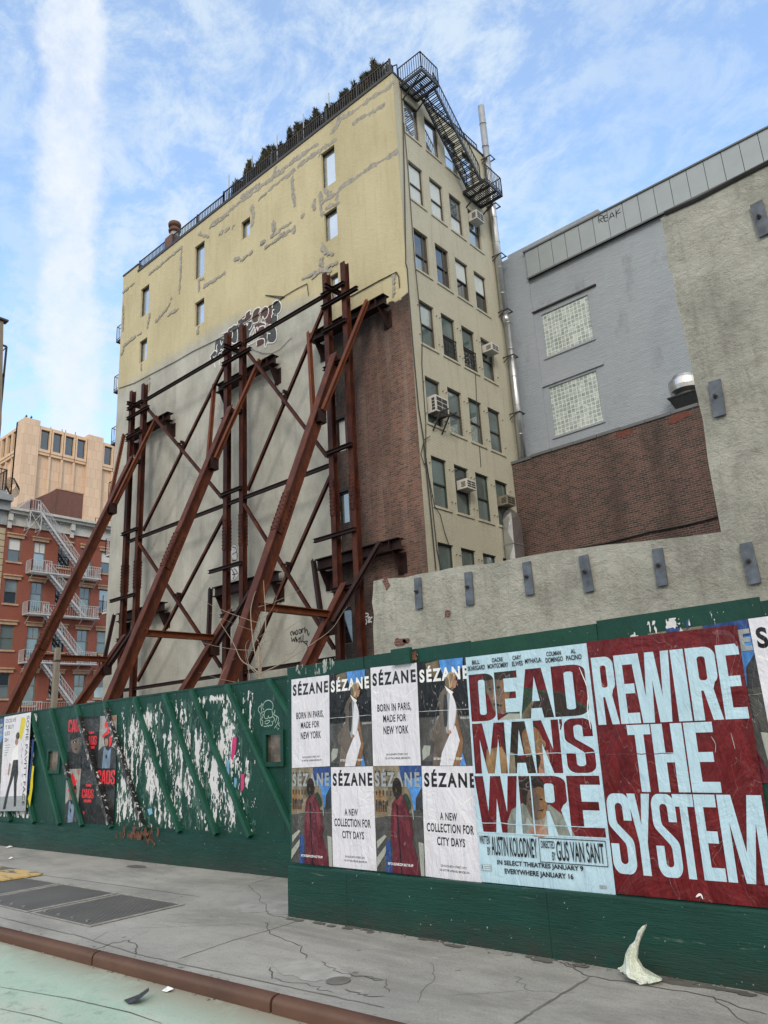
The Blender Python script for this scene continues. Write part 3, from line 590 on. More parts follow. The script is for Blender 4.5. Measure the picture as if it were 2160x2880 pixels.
for l in [[(660,330),(655,500),(640,770)],[(830,640),(830,745)],[(820,650),(880,635)],[(1075,580),(980,650),(880,710)],[(940,130),(1050,60),(1120,10)],[(830,200),(920,230)],[(850,150),(840,210)],[(350,590),(520,450),(660,330)],[(560,820),(560,830)],[(545,880),(500,950),(410,1050)],[(630,925),(520,1000)],[(1345,375),(1215,480)],[(1480,335),(1659,200)],[(1540,90),(1560,180),(1530,230)],[(90,770),(210,670)],[(270,1160),(180,1220),(100,1290),(80,1370)],[(95,900),(90,1180)],[(270,1460),(270,1530)],[(820,1110),(820,1170)],[(350,990),(330,1110)],[(1180,450),(1210,440)],[(1440,290),(1450,285)],[(350,1600),(340,1720)]]: REP.append(([G8(*p) for p in l], .11))
REP += [([zm(880,700,7.373)(*p) for p in l], .15) for l in ([(0,590),(120,500),(260,430),(400,330),(490,300)],[(195,230),(170,300),(260,430),(370,460)],[(200,0),(290,90),(420,100)])]+[([ZB(*p) for p in l], .12) for l in ([(895,170),(895,290)],[(300,200),(420,140)])]
for k, (l, wd) in enumerate(REP):
    P = [onY(p, YW) for p in l]; P = [(p[0], p[2]) for p in P]
    u0, u1 = min(p[0] for p in P)-.4, max(p[0] for p in P)+.4; v0, v1 = min(p[1] for p in P)-.4, max(p[1] for p in P)+.4
    def fld(U, V):
        d = np.full(U.shape, 9.)
        for a, b in zip(P, P[1:]): d = np.minimum(d, segdist(U, V, a, b))
        return wd*(.2+1.5*fbm(U*1.7+k*5, V*1.7, 31+k))*.68-d+(fbm(U*6, V*8, 77)-.5)*.24+(fbm(U*20, V*24, 5)-.5)*.07
    for p in contour(fld, u0, u1, v0, v1, .035, .035): mb.add([(u, YW-.006-.0007*k, v) for u, v in p], [list(range(len(p)))])
mesh('plaster_repair', mb, 'plaster_repair', bld)
# sprayed lettering on the wall
def onwall(F, Y, off): return lambda u, v: (u, Y-off, v)
def wpts(F, pts, Y): return [(q[0], q[2]) for q in (onY(F(*p), Y) for p in pts)]
def spray(mb, F, strokes, wd, off, Y=YW, k=6):
    for l in strokes: ribbon(mb, spline(wpts(F, l, Y), k), wd, onwall(F, Y, off))
def fillpoly(mb, F, loop, off, Y=YW):
    P = spline(wpts(F, loop, Y), 5, True); mb.fill([[(u, Y-off, v) for u, v in P]])
gt = thing('graffiti', 'large throw up of grey and maroon bubble letters outlined in white on the wall', 'graffiti', onY(GR(800,700), YW))
mb = MB()
for k, l in enumerate([[(1340,200),(1420,165),(1475,220),(1460,340),(1400,410),(1330,380),(1320,290)],[(1320,430),(1400,440),(1395,560),(1330,600),(1270,540)],[(1280,600),(1390,660),(1395,830),(1330,910),(1250,890),(1230,780)],[(700,540),(830,440),(900,350),(930,450),(860,520),(760,580)],[(520,700),(600,640),(700,600),(720,760),(700,900),(620,950),(560,880),(520,780)],[(740,620),(850,560),(960,540),(960,640),(900,760),(900,900),(830,960),(740,800)],[(300,900),(380,850),(450,860),(450,1000),(330,1100),(220,1220),(210,1170),(280,1060)],[(330,1090),(450,1040),(450,1150),(330,1200)],[(1150,780),(1220,760),(1200,980),(1170,900)],[(580,1060),(700,1030),(700,1120),(590,1170)]]): mb = MB(); fillpoly(mb, GR, l, .008+.0012*k); mesh('grey_fill', mb, 'spray_grey', gt)
mb = MB()
for k, l in enumerate([[(960,480),(980,380),(1050,310),(1090,320),(1100,390),(1050,480),(1080,540),(1000,570)],[(1120,380),(1200,280),(1250,300),(1240,420),(1180,500),(1120,520)],[(1250,280),(1310,270),(1290,560),(1220,560),(1200,500)],[(1000,620),(1130,560),(1200,620),(1190,740),(1080,800),(1000,790)],[(1050,880),(1140,800),(1170,900),(1110,960),(1040,980)],[(760,500),(870,400),(920,370),(920,470),(820,530)]]): fillpoly(mb, GR, l, .024+.0012*k)
mesh('maroon_fill', mb, 'spray_maroon', gt)
mb = MB(); spray(mb, GR, [[(960,460),(985,350),(1060,290),(1110,310),(1080,400),(1110,400),(1120,340),(1190,270),(1255,310),(1240,430),(1180,500),(1150,450),(1130,560)],[(950,480),(970,570),(1060,550),(1080,500)],[(1320,300),(1340,200),(1420,160),(1480,230),(1470,350),(1400,420),(1330,400),(1330,340),(1360,330)],[(1310,480),(1320,420),(1410,430),(1400,560),(1330,600)],[(1260,600),(1330,600),(1390,680),(1400,830),(1340,920),(1230,930),(1215,1000)],[(1290,760),(1240,760),(1230,860)],[(920,800),(950,720),(1000,640),(1000,720),(960,800),(1010,790),(1020,700),(1050,640),(1060,700),(1090,640),(1180,620),(1170,700),(1100,720)],[(1130,560),(1200,580),(1200,680)],[(780,500),(830,470),(850,390),(930,340),(930,410),(970,390)],[(780,620),(800,590),(840,600),(890,580),(860,620),(830,600)],[(520,760),(530,680),(600,630),(640,600),(690,600),(700,540)],[(560,740),(600,720),(610,780),(600,840)],[(690,900),(700,780),(690,660)],[(580,910),(640,940),(700,900)],[(900,690),(930,670),(960,600),(960,540),(900,540),(840,590)],[(1040,980),(1050,880),(1170,850),(1190,980),(1200,1010)],[(220,1220),(210,1160),(290,1060),(330,1090),(320,1000),(340,950)],[(390,880),(410,960),(430,890)],[(260,1170),(300,1200),(330,1110),(310,1200)],[(350,1180),(370,1110),(440,1110)],[(390,1060),(410,1040),(440,1070),(400,1080)],[(380,1230),(370,1330)],[(280,1290),(300,1370)],[(410,760),(520,720)],[(900,860),(890,960),(1030,890)],[(590,1190),(620,1130)]], .06, .034)
mesh('white_outline', mb, 'spray_white', gt)
t = thing('graffiti', 'black scribbled two line tag low on the grey rendered wall', 'graffiti', onY(R6(890,720), YW)); mb = MB()
spray(mb, R6, [[(830,730),(822,700),(840,690),(845,720),(855,690),(862,720)],[(868,685),(880,680),(885,710),(870,715),(868,685)],[(895,675),(910,672),(915,700),(900,705),(895,675)],[(925,660),(925,700),(920,672),(945,665)],[(950,645),(950,700),(955,680),(970,675),(975,715),(985,720),(990,700)],[(830,740),(835,780),(848,755),(855,780),(865,735)],[(870,735),(872,785),(875,755),(885,780)],[(890,760),(905,745),(895,785),(910,780)],[(915,725),(915,780),(928,775)],[(935,715),(935,780),(970,775),(965,800),(945,790)],[(960,795),(975,820),(970,840)]], .05, .008); mesh('tag_stroke', mb, 'spray_black', t)
t = thing('graffiti', 'small white round tag on the dark brick beside the right column', 'graffiti', onY(R6(1515,590), YW)); mb = MB()
spray(mb, R6, [[(1485,560),(1490,530),(1515,530),(1515,550),(1490,560)],[(1485,600),(1500,580),(1505,610),(1490,625),(1485,600)],[(1515,575),(1525,560),(1540,575),(1520,590),(1550,605)],[(1515,600),(1530,610)],[(1545,560),(1555,565)]], .06, .008); mesh('tag_stroke', mb, 'spray_white', t)
t = thing('graffiti', 'white and black winged figure painted between the middle pair of columns', 'graffiti', onY(ZA(1520,1120), YW)); mb = MB()
fillpoly(mb, ZA, [(1500,1010),(1525,1000),(1540,1040),(1530,1090),(1505,1080)], .008); fillpoly(mb, ZA, [(1500,1150),(1540,1140),(1545,1180),(1520,1220),(1500,1220)], .008); mesh('white_fill', mb, 'spray_white', t)
mb = MB(); spray(mb, ZA, [[(1502,1010),(1530,1020),(1538,1080)],[(1505,1060),(1535,1040)],[(1500,1150),(1520,1190),(1510,1220)],[(1520,1150),(1540,1180),(1505,1190)],[(1505,1100),(1530,1095)]], .05, .011); mesh('tag_stroke', mb, 'spray_black', t)
# cables
def cable(label, pts, r, **k): solo('cable', MB().path(pts, r), 'black_rubber', label, 'cable', 'cables on the walls', **k)
cable('black cable running along the bottom edge of the yellow paint', [onY(p, YW-.04) for p in [G8(50,1700), G8(200,1650), G8(350,1570), G8(600,1440), G8(770,1340), G8(1000,1230), G8(1200,1120), G8(1659,810)]]+[onY(p, YW-.04) for p in [ZB(60,300), ZB(160,320), ZB(260,260), ZB(330,225), ZB(340,300)]], .02)
cable('black cable sagging over the yellow paint right of the tallest columns', [onY(p, YW-.04) for p in [ZB(610,310), ZB(700,260), ZB(800,205), ZB(910,150), ZB(925,180), ZB(930,250)]], .025)
cable('thin wire hanging in a long loop under the throw up', [onY(p, YW-.04) for p in [GR(920,1000), GR(1000,1060), GR(1150,1110), GR(1300,1110), GR(1450,1040), GR(1600,880), GR(1659,830)]], .012)
cable('drain cable down the corner between yellow and tan walls', [onX(p, XR+.05) for p in [ZC(440,480), ZC(460,800), ZC(475,1400), ZC(488,2212)]]+[onX(p, XR+.05) for p in [ZD(112,40), ZD(120,180), ZD(150,560), ZD(190,1000), ZD(225,1220), ZD(240,1400), ZD(280,1800), ZD(310,2120)]], .028)
cable('thin cable on the tan wall ending beside the lowest windows', [onX(p, XR+.04) for p in [ZC(470,850), ZC(510,1300), ZC(550,1850)]]+[onX(p, XR+.04) for p in [ZD(165,0), ZD(190,240), ZD(215,500), ZD(213,700), ZD(240,1100), ZD(240,1340), ZD(280,1640), ZD(320,2000), ZD(340,2100)]], .02)
cable('tangled cable looping beside the corner of the tan wall', [onX(p, XR+.07) for p in [ZD(270,1198), ZD(230,1220), ZD(205,1320), ZD(230,1395), ZD(245,1360), ZD(225,1240), ZD(262,1480), ZD(300,1680), ZD(340,1740), ZD(370,1860), ZD(400,1950)]], .016)
cable('thin wire down the middle of the tan wall between windows', [onX(p, XR+.03) for p in [ZD(583,760), ZD(588,860), ZD(590,930), ZD(600,1100), ZD(610,1250), ZD(622,1410)]], .016)
# ------------------------------------------------------------------ things on the roof
t = thing('roof_railing', 'dark iron railing along the parapet of the yellow building', 'railing', (-38.4, YW, ZT))
for a, b, z0, z1 in ((-38.4, -35.5, 31.11, 31.75), (-34.65, -29.6, 31.11, 31.75), (-29.6, -17.0, 31.11, 31.9)):
    mb = MB(); mb.box(a, b, YW+.02, YW+.08, z1-.05, z1).box(a, b, YW+.02, YW+.08, z0+.05, z0+.1); mesh('rail', mb, 'rail_steel', t)
    mb = MB(); [mb.box(x, x+.035, YW+.03, YW+.065, z0+.1, z1-.05) for x in np.arange(a+.05, b-.03, .155)]; mesh('baluster', mb, 'rail_steel', t)
    n = max(2, int((b-a)/2.1)+1)
    for i in range(n): x = a+(b-a)*i/(n-1); mesh('post', MB().box(x-.04, x+.04, YW+.0, YW+.1, z0-.002, z1+.03), 'rail_steel', t)
for i, x in enumerate((-29.4, -27.3, -25.2, -23.1, -21.2, -18.2)): mesh('pole', MB().tube((x, YW+.25, 31.0), (x, YW+.25, 33.1), .03, n=6), 'dull_metal', t)
def conifer(x, y, z, hh, sd, base=[None, None, None]):
    k = sd % 3; rr = random.Random(sd)
    t = thing('potted_conifer', 'spiky dark conifer in the row behind the roof railing', 'conifer', (x, y, z), 'conifers along the roof railing')
    if base[k] is None:
        mb = MB()
        LD = [(rr.uniform(-.3, .3), rr.uniform(-.2, .2), rr.uniform(1.2, 2.2)) for _ in range(5)]
        for i in range(1300):
            lx, ly, lz = LD[i % 5]; zz = rr.random()**.8*lz+.1; rad = .24*(1-zz/(lz+.2))+.025; a = rr.random()*6.28; q = rad*math.sqrt(rr.random())*(1 if rr.random() < .8 else 1.35)
            c = Vector((lx*min(1, zz)+q*math.cos(a), ly*min(1, zz)+q*math.sin(a), zz)); d = Vector((math.cos(a)*rr.uniform(.2, .9), math.sin(a)*rr.uniform(.2, .9), rr.uniform(.3, 1.2))).normalized()
            s_ = d.cross(Vector((rr.random(), rr.random(), .3))).normalized()*rr.uniform(.025, .05); L = rr.uniform(.12, .26)
            mb.mat(1 if rr.random() < .22 else 0).add([c-s_, c+s_, c+d*L], [[0, 1, 2]])
        tb = MB().tube((0, 0, 0), (0, 0, 1.5), .05, .015, 6); pb = MB().box(-.3, .3, -.3, .3, -.02, .5)
        base[k] = (mb, tb, pb); ms = []
        for nm, b_, mt in (('crown', mb, ['needles', 'needles_brown']), ('trunk', tb, 'bark_dark'), ('planter', pb, 'black_steel')):
            o = mesh(nm, b_, mt); o.parent = t; ms.append(o.data)
        base[k] = ms; 
    else:
        for nm, me in zip(('crown', 'trunk', 'planter'), base[k]): o = bpy.data.objects.new(nm, me); COL.objects.link(o); o.parent = t
    t.scale = (1, 1, hh); t.rotation_euler = (0, 0, rr.random()*6)
xs = [-29.3+.44*i for i in range(27)] or [-29.1,-28.5,-28.0,-27.2,-26.6,-25.9,-25.4,-24.7,-24.2,-23.5,-23.0,-22.3,-21.8,-21.0,-20.4,-19.8,-19.2,-18.4,-17.9]
for i, x in enumerate(xs): conifer(x+random.uniform(-.1, .1), YW+.6+random.uniform(-.08, .08), ZT, random.choice((.95, .85, 1.08, .98, .9)), i)
ch = thing('chimney', 'brick chimney stack with a round rusty ventilator cap on the roof edge', 'chimney', (-35.05, YW+.5, ZT))
mesh('stack', MB().box(-35.45, -34.7, YW-.02, YW+.8, ZT+.17, 31.85), 'chimney_brick', ch)
mesh('shoulder', MB().lathe((-35.08, YW+.4, 31.85), [(.4, 0), (.38, .1), (.27, .26), (.25, .45)], 16), 'worn_steel', ch, True)
mesh('ventilator', MB().lathe((-35.08, YW+.4, 32.3), [(.25, 0), (.36, .04), (.38, .14), (.36, .2), (.28, .23), (.28, .38), (.38, .4), (.4, .6), (.36, .68), (.1, .72)], 18), 'rust_vent', ch, True)
# black iron stair from the roof to the top landing
fe = thing('fire_escape', 'black iron stair hung between two slatted landings at the roof corner', 'fire escape', (-16.8, 23.1, 30.6))
def landing(par, x0, x1, y0, y1, z, mt, slats='y', n=22, name='landing', th=.16):
    mb = MB()
    mb.box(x0, x0+.06, y0, y1, z-th, z).box(x1-.06, x1, y0, y1, z-th, z).box(x0+.06, x1-.06, y0, y0+.06, z-th, z).box(x0+.06, x1-.06, y1-.06, y1, z-th, z)
    for y in (y0+(y1-y0)*.33, y0+(y1-y0)*.67): mb.box(x0+.06, x1-.06, y-.03, y+.03, z-th, z-.04)
    for i in range(n): x = x0+.06+(x1-x0-.12)*(i+.3)/n; mb.box(x, x+(x1-x0)/n*.38, y0+.06, y1-.06, z-.035, z-.005)
    return mesh(name, mb, mt, par)
def railrun(par, pts, hgt, mt, step=.14, name='railing', r=.02):
    mb = MB()
    for a, b in zip(pts, pts[1:]):
        a, b = Vector(a), Vector(b); L = (b-a).length; U = Vector((0, 0, hgt))
        mb.bar(a+U, b+U, 2*r, 2*r); mb.bar(a+U*.12, b+U*.12, r*1.5, r*1.5)
        n = max(1, int(L/step))
        for i in range(n+1): p = a+(b-a)*(i/n); mb.bar(p, p+U, r*(2 if i in (0, n) else 1.1), r*(2 if i in (0, n) else 1.1))
    return mesh(name, mb, mt, par)
def stair(par, a, b, wv, n, mt, rail=.9, hand=True, bw=.24, st=.2, step=.2):
    a, b, wv = Vector(a), Vector(b), Vector(wv); sm = MB()
    for s_ in (0, 1): sm.bar(a+wv*s_, b+wv*s_, .05, st)
    mesh('stringer', sm, mt, par)
    tm = MB(); hd = (b-a); hd.z = 0; hd = hd.normalized()*bw/2
    for i in range(n):
        p = a+(b-a)*((i+.5)/n)
        for k in (-.9, 0, .9): tm.bar(p+hd*k, p+hd*k+wv, bw*.2, .025)
    mesh('tread', tm, mt, par)
    if hand:
        for s_ in (0, 1): railrun(par, [a+wv*s_, b+wv*s_], rail, mt, step)
landing(fe, XR+.03, -15.5, 22.45, 23.75, 30.62, 'black_steel', n=13); landing(fe, XR+.03, -15.5, 27.0, 28.6, 27.3, 'black_steel', n=13)
stair(fe, (-16.55, 23.75, 30.6), (-16.55, 27.05, 27.35), (.78, 0, 0), 15, 'black_steel')
railrun(fe, [(XR, 22.47, 30.62), (-15.52, 22.47, 30.62), (-15.52, 23.75, 30.62)], .95, 'black_steel', .13)
railrun(fe, [(-15.52, 27.2, 27.3), (-15.52, 28.58, 27.3), (XR, 28.58, 27.3)], .95, 'black_steel', .13)
railrun(fe, [(XR-.25, 22.3, ZT+.1), (XR-.25, 22.4, ZT+.1), (XR-.05, 22.47, ZT+.1)], .8, 'black_steel', .2)
mb = MB()
for y, z in ((22.6, 30.5), (23.6, 30.5), (27.2, 27.16), (28.4, 27.16)): mb.bar((XR+.02, y, z-.7), (-15.7, y, z), .05, .05)
mb.tube((XR+.05, 26.2, 29.2), (XR+.05, 29.2, 29.2), .03, n=6); mesh('bracket', mb, 'black_steel', fe)
railrun(fe, [(XR-.3, 23.8, ZT+.1), (XR-.3, 29.4, ZT+.1)], .85, 'black_steel', .16)
# street front fire escape of the yellow building, seen edge on
ff = thing('fire_escape', 'small iron balconies seen edge on at the far left corner of the yellow building', 'fire escape', (XL-.6, 23.5, 5))
for i, yp in enumerate((960, 1097, 1240, 1392, 1550, 1712, 1890)):
    z = onY((330, yp), 22.3)[2]; mt = 'rail_steel' if i < 4 else 'white_iron'
    landing(ff, XL-1.0, XL-.02, 22.25, 25.5, z, mt, n=8, th=.1); railrun(ff, [(XL, 22.27, z), (XL-.98, 22.27, z), (XL-.98, 25.5, z)], 1.05, mt, .16, r=.016)
    if i < 6: stair(ff, (XL-.85, 25.4, z-3.4), (XL-.85, 22.9, z), (.6, 0, 0), 12, mt, .7, False, .2, .14)
# ------------------------------------------------------------------ raking shores
YC = 20.9
FR = [(-36.55, -35.3, 'far left'), (-27.65, -26.45, 'middle'), (-20.53, -19.4, 'tallest looking, in front of the bare brick')]
LBL = ['rusty steel raking shore farthest to the left, its beam crossing the red brick house', 'rusty steel raking shore in the middle, its twin columns in front of the throw up', 'rusty steel raking shore nearest the corner, its twin columns in front of bare brick']
def bolts(mb, a, b, up, side, n, w_, r=.03, rows=2):
    a, b, up, side = Vector(a), Vector(b), Vector(up).normalized(), Vector(side).normalized()
    for i in range(n):
        for k in range(rows):
            p = a+(b-a)*((i+.5)/n)+side*(w_*(k/(rows-1)-.5) if rows > 1 else 0); mb.tube(p, p+up*.045, r, n=6)
for k, (xa, xb, _) in enumerate(FR):
    t = thing('raking_shore', LBL[k], 'steel shore', ((xa+xb)/2, 17, 0), 'rusty shores propping the party wall'); xm = (xa+xb)/2; zt = 21.5
    for x in (xa, xb):
        mesh('column', MB().ibeam((x, YC, 0), (x, YC, zt), .27, .27, (0, 1, 0), .03, .024), 'rust_column', t)
        mb = MB(); zs = 10.2-.5*(k == 0)
        for s_ in (-1, 1):
            y = YC+s_*.14; mb.box(x-.12, x+.12, min(y, y+s_*.03), max(y, y+s_*.03), zs, zs+1.5)
            bolts(mb, (x, y+s_*.03, zs), (x, y+s_*.03, zs+1.5), (0, s_, 0), (1, 0, 0), 9, .17, .022)
        for s_ in (-1, 1): bolts(mb, (x+s_*.03, YC, zs), (x+s_*.03, YC, zs+1.5), (s_, 0, 0), (0, 1, 0), 9, .13, .022)
        mesh('splice_plate', mb, 'rust_column', t)
    # rakers (main and lower)
    sl = Vector((0, 15.3-YC, 3.6-17.15)).normalized(); top = Vector((xm, YC-.1, 17.15)); bot = top+sl*((17.15+.1)/-sl.z)
    upv = Vector((0, -1, .55))
    mesh('raker', MB().ibeam(top, bot, .46, .36, upv, .04, .03), 'rust_raker', t)
    nrm = (upv-sl*upv.dot(sl)).normalized(); mb = MB()
    for zz in ([9.6] if k else [7.2]):
        c = top+sl*((17.15-zz)/-sl.z)
        a, b = c-sl*.85, c+sl*.85; mb.bar(a+nrm*.246, b+nrm*.246, .32, .03, nrm); bolts(mb, a+nrm*.26, b+nrm*.26, nrm, (1, 0, 0), 9, .2, .026)
        for s_ in (-1, 1): mb.bar(a+Vector((s_*.05, 0, 0)), b+Vector((s_*.05, 0, 0)), .03, .36, nrm); bolts(mb, a+Vector((s_*.065, 0, 0)), b+Vector((s_*.065, 0, 0)), (s_, 0, 0), nrm, 9, .24, .026)
    mesh('splice_plate', mb, 'rust_raker', t)
    s2 = Vector((0, 18.65-YC, 4.05-7.25)).normalized(); t2 = Vector((xm, YC-.1, 7.25)); b2 = t2+s2*(7.3/-s2.z)
    mesh('lower_raker', MB().ibeam(t2, b2, .40, .32, (0, -1, .7), .035, .026), 'rust_raker', t)
    # knee plates where the struts land
    for nm, c, q in (('gusset', top+sl*3.2, .5), ('gusset', t2+s2*1.9, .42)): mesh(nm, MB().box(c.x-.26, c.x+.26, c.y-.2, c.y+.2, c.z-q, c.z+.05), 'rust_dark', t)
    # wales against the wall with bracket plates and struts
    for zz, hw, xo in ((19.2, 2.3, -.02), (8.6, 2.35, -.1)):
        zc = zz-.02; x0, x1 = xm-hw+xo+(.1 if k else .25), xm+hw+xo
        mesh('wale', MB().ibeam((x0, 21.55, zc), (x1, 21.55, zc), .46, .4, (0, 0, 1), .035, .026).box(x1-.5, x1-.46, 21.37, 21.74, zc-.19, zc+.19), 'rust_dark', t)
        for x in (x0+.25, x1-.35):
            mb = MB(); mb.extr([(x-.015, 21.99, zc-.24), (x-.015, 21.38, zc-.24), (x-.015, 21.8, zc-1.0), (x-.015, 21.99, zc-1.1)], (.03, 0, 0)).box(x-.22, x+.22, 21.96, 21.992, zc-1.05, zc-.235)
            mesh('bracket', mb, 'rust_dark', t)
        e = (top+sl*3.2) if zz > 15 else (t2+s2*1.9)
        for s_, xe in ((-1, x0+.12), (1, x1-.75)):
            mesh('strut', MB().ibeam((xe, 21.2, zc+.15), (e.x+s_*.29, e.y, e.z), .17, .16, (0, -1, 0), .02, .018), 'rust_orange' if zz > 15 else 'rust_dark', t)
    # spacers between the twin columns
    mb = MB()
    for zz, ov in ((20.35, .0), (19.75, .75), (18.55, .0), (16.75, .0), (12.9, 0), (9.35, -.9), (7.15, .0)):
        y = YC-.22; x0, x1 = xa-.15, xb+.15
        if ov > 0: x1 += ov
        if ov < 0: x0 += ov
        mesh('spacer', MB().ibeam((x0, y, zz), (x1, y, zz), .16, .16, (0, 0, 1), .018, .016), 'rust_dark', t)
    mesh('spacer', MB().ibeam((xm, YC-.7, 20.35), (xm, YC+.5, 20.35), .2, .16, (0, 0, 1), .02, .02), 'rust_dark', t)
    yr = top+sl*((17.15-6.05)/-sl.z); y2 = t2+s2*((7.25-6.05)/-s2.z)
    mesh('tie_beam', MB().ibeam((xm, yr.y+.2, 6.05), (xm, y2.y-.2, 6.05), .26, .24, (0, 0, 1), .03, .025), 'rust_orange', t)
for k, (x0, x1) in enumerate(((-35.08, -27.87), (-26.23, -20.75))):
    t = thing('cross_bracing', ['rusty diagonal bracing between the left and middle pairs of columns', 'rusty diagonal bracing between the middle and right pairs of columns'][k], 'cross bracing', ((x0+x1)/2, YC, 3), 'cross bracing between shores')
    y = YC
    for zz in (20.45, 12.45, 4.55): mesh('strut', MB().ibeam((x0-(1.3 if zz < 20 else 0), y-.02, zz), (x1, y-.02, zz), .16, .14, (0, 0, 1), .02, .02), 'rust_dark', t)
    for za, zb in ((20.1, 12.8), (12.1, 4.9)):
        mesh('diagonal', MB().ibeam((x0, y+.1, zb), (x1, y+.1, za), .13, .14, (0, 1, 0), .016, .014), 'rust_column', t)
        mesh('diagonal', MB().ibeam((x0, y-.1, za), (x1, y-.1, zb), .13, .14, (0, 1, 0), .016, .014), 'rust_column', t)
        c = ((x0+x1)/2, y, (za+zb)/2); mesh('gusset', MB().box(c[0]-.17, c[0]+.17, y-.018, y+.018, c[2]-.17, c[2]+.2).box(c[0]-.2, c[0]-.12, y-.2, y+.02, c[2]+.17, c[2]+.33).box(c[0]+.12, c[0]+.2, y-.2, y+.02, c[2]+.17, c[2]+.33), 'rust_dark', t)
# ------------------------------------------------------------------ low stuccoed building with tie plates
YS = 16.0
st = thing('stucco_building', 'rough grey stuccoed building with steel tie plates, low at left and tall at right', 'building', (-10, YS, 0))
tp = [ZF(72,335), ZF(110,326), ZF(160,322), ZF(200,321), ZF(250,308), ZF(300,299), ZF(330,296), ZF(350,290), ZF(400,279), ZF(450,271), ZF(520,267), ZF(560,262), ZF(640,244), ZF(690,235), ZF(800,216), ZF(900,204), ZF(1000,190), ZF(1100,181), ZF(1200,170), ZF(1330,156), ZF(1470,137),
      ZE(1335,2180), ZE(1300,1990), ZE(1270,1750), ZE(1225,1560), ZE(1205,1440), ZE(1180,1330), ZE(1150,1190), ZE(1120,1080), ZE(1100,960), ZE(1088,880), ZE(1066,850), ZE(1062,790), ZE(1040,640), ZE(1026,570), ZE(1015,545), ZE(1045,520), ZE(1110,492), ZE(1250,430), ZE(1450,325), ZE(1659,218)]
def pt(p): q = onY(p, YS); return (q[0], YS, q[2])
tops = [pt(p) for p in tp]; left = [pt(p) for p in (ZF(70,380), ZF(66,420), ZF(74,470), ZF(70,520), ZF(74,600))]
loop = [(9, YS, -.1), (9, YS, tops[-1][2]+.05)]+tops[::-1]+left+[(left[-1][0], YS, -.1)]
mesh('street_wall', MB().extr(loop, (0, .38, 0)), 'rough_stucco', st)
mesh('roof', MB().box(-14.0, 9, YS+.39, 28.9, 4.2, 4.4), 'dark_tar', st)
mesh('tall_block', MB().box(-4.3, 9, YS+.385, 28.2, 4.41, 12.55), 'rough_stucco', st)
mb = MB(); mb.path([Vector(p)+Vector((0, -.02, .03)) for p in tops[-5:]]+[Vector((9, YS-.02, tops[-1][2]+.06))], .06); mesh('coping', mb, 'dark_tar', st)
for i, (cx_, cy0, cy1) in enumerate([(1179,1626,1712), (1322,1610,1702), (1488,1581,1674), (1651,1562,1666), (1858,1543,1649), (2112,1526,1644), (ZE(1358,1515)[0], ZE(0,1512)[1], ZE(0,1730)[1]), (ZE(1618,440)[0], ZE(0,445)[1], ZE(0,655)[1])]):
    a, b = onY((cx_-2, cy0), YS), onY((cx_+4, cy1), YS); c = (a+b)/2; hh = (a.z-b.z)/2; wd = .115 if i < 6 else .125
    mb = MB().box(c.x-wd, c.x+wd, YS-.075, YS-.03, c.z-hh, c.z+hh); tl = random.uniform(-.045, .045); mb.v = [(c.x+(x-c.x)-(z-c.z)*tl, y, z+(x-c.x)*tl) for x, y, z in mb.v]; pl = mesh('tie_plate', mb, 'tie_plate_steel', st)
    mesh('tie_rod', MB().tube((c.x-.02, YS-.2, c.z+.04), (c.x-.02, YS-.07, c.z+.04), .025, n=6).tube((c.x-.02, YS-.12, c.z+.04), (c.x-.02, YS-.076, c.z+.04), .05, n=6), 'rail_steel', pl)
mb = MB()
for p, rx, ry in ((ZF(125,343), .1, .16), (ZF(373,467), .1, .09), (ZF(180,582), .2, .1), (ZF(205,575), .1, .06)):
    c = onY(p, YS)
    for q in contour(lambda U, V: 1-np.hypot((U-c[0])/rx, (V-c[2])/ry)+(fbm(U*6, V*6, 9)-.5)*1.5, c[0]-.4, c[0]+.4, c[2]-.4, c[2]+.4, .02, .02): mb.add([(u, YS-.02, v) for u, v in q], [list(range(len(q)))])
mesh('bare_patch', mb, 'chimney_brick', st)
# ------------------------------------------------------------------ grey building, annex and what stands on it
YG, YA = 30.2, 28.9
gb = thing('grey_building', 'grey blue painted building with zinc parapet panels and two glass block windows', 'building', (-16.9, YG, 0))
GBH = [(-15.06, -12.6, 18.57, 20.88), (-15.15, -12.72, 14.5, 17.0)]
mb = MB(); wallgrid(mb, fY(YG), -19.5, 12, 0, 24.7, GBH, .12); mb.quad((-19.5,YG,0),(-19.5,44,0),(-19.5,44,24.7),(-19.5,YG,24.7)); mesh('front_wall', mb, 'grey_painted_wall', gb)
mesh('pier', MB().box(-16.8, -15.45, YG-.09, YG-.002, 8, 24.72).box(-16.95, -15.6, YG-.03, YG+.3, 24.722, 24.8), 'grey_painted_wall', gb)
for h in GBH: mesh('glass_block_window', MB().quad((h[0], YG+.06, h[2]), (h[1], YG+.06, h[2]), (h[1], YG+.06, h[3]), (h[0], YG+.06, h[3])), 'glass_block', gb)
mb = MB(); mb.box(-15.5, -12.1, YG-.1, YG-.004, 21.12, 21.2); mesh('lintel', mb, 'dark_tar', gb); mesh('lintel', MB().box(-15.5, -12.3, YG-.08, YG-.004, 17.12, 17.3), 'grey_painted_wall', gb)
for h in GBH: mesh('sill', MB().box(h[0]-.1, h[1]+.1, YG-.06, YG-.004, h[2]-.09, h[2]-.003), 'grey_painted_wall', gb)
mb = MB(); xs = np.arange(-15.42, 12, .74)
for a, b in zip(xs, xs[1:]): mb.box(a+.012, b-.012, YG-.2, YG-.12, 23.05, 24.52)
mesh('parapet_panel', mb, 'zinc_panel', gb); prop(gb.children[-1], kind='stuff')
mesh('parapet_backing', MB().box(-15.44, 12, YG-.118, YG-.005, 23.05, 24.5), 'black_steel', gb)
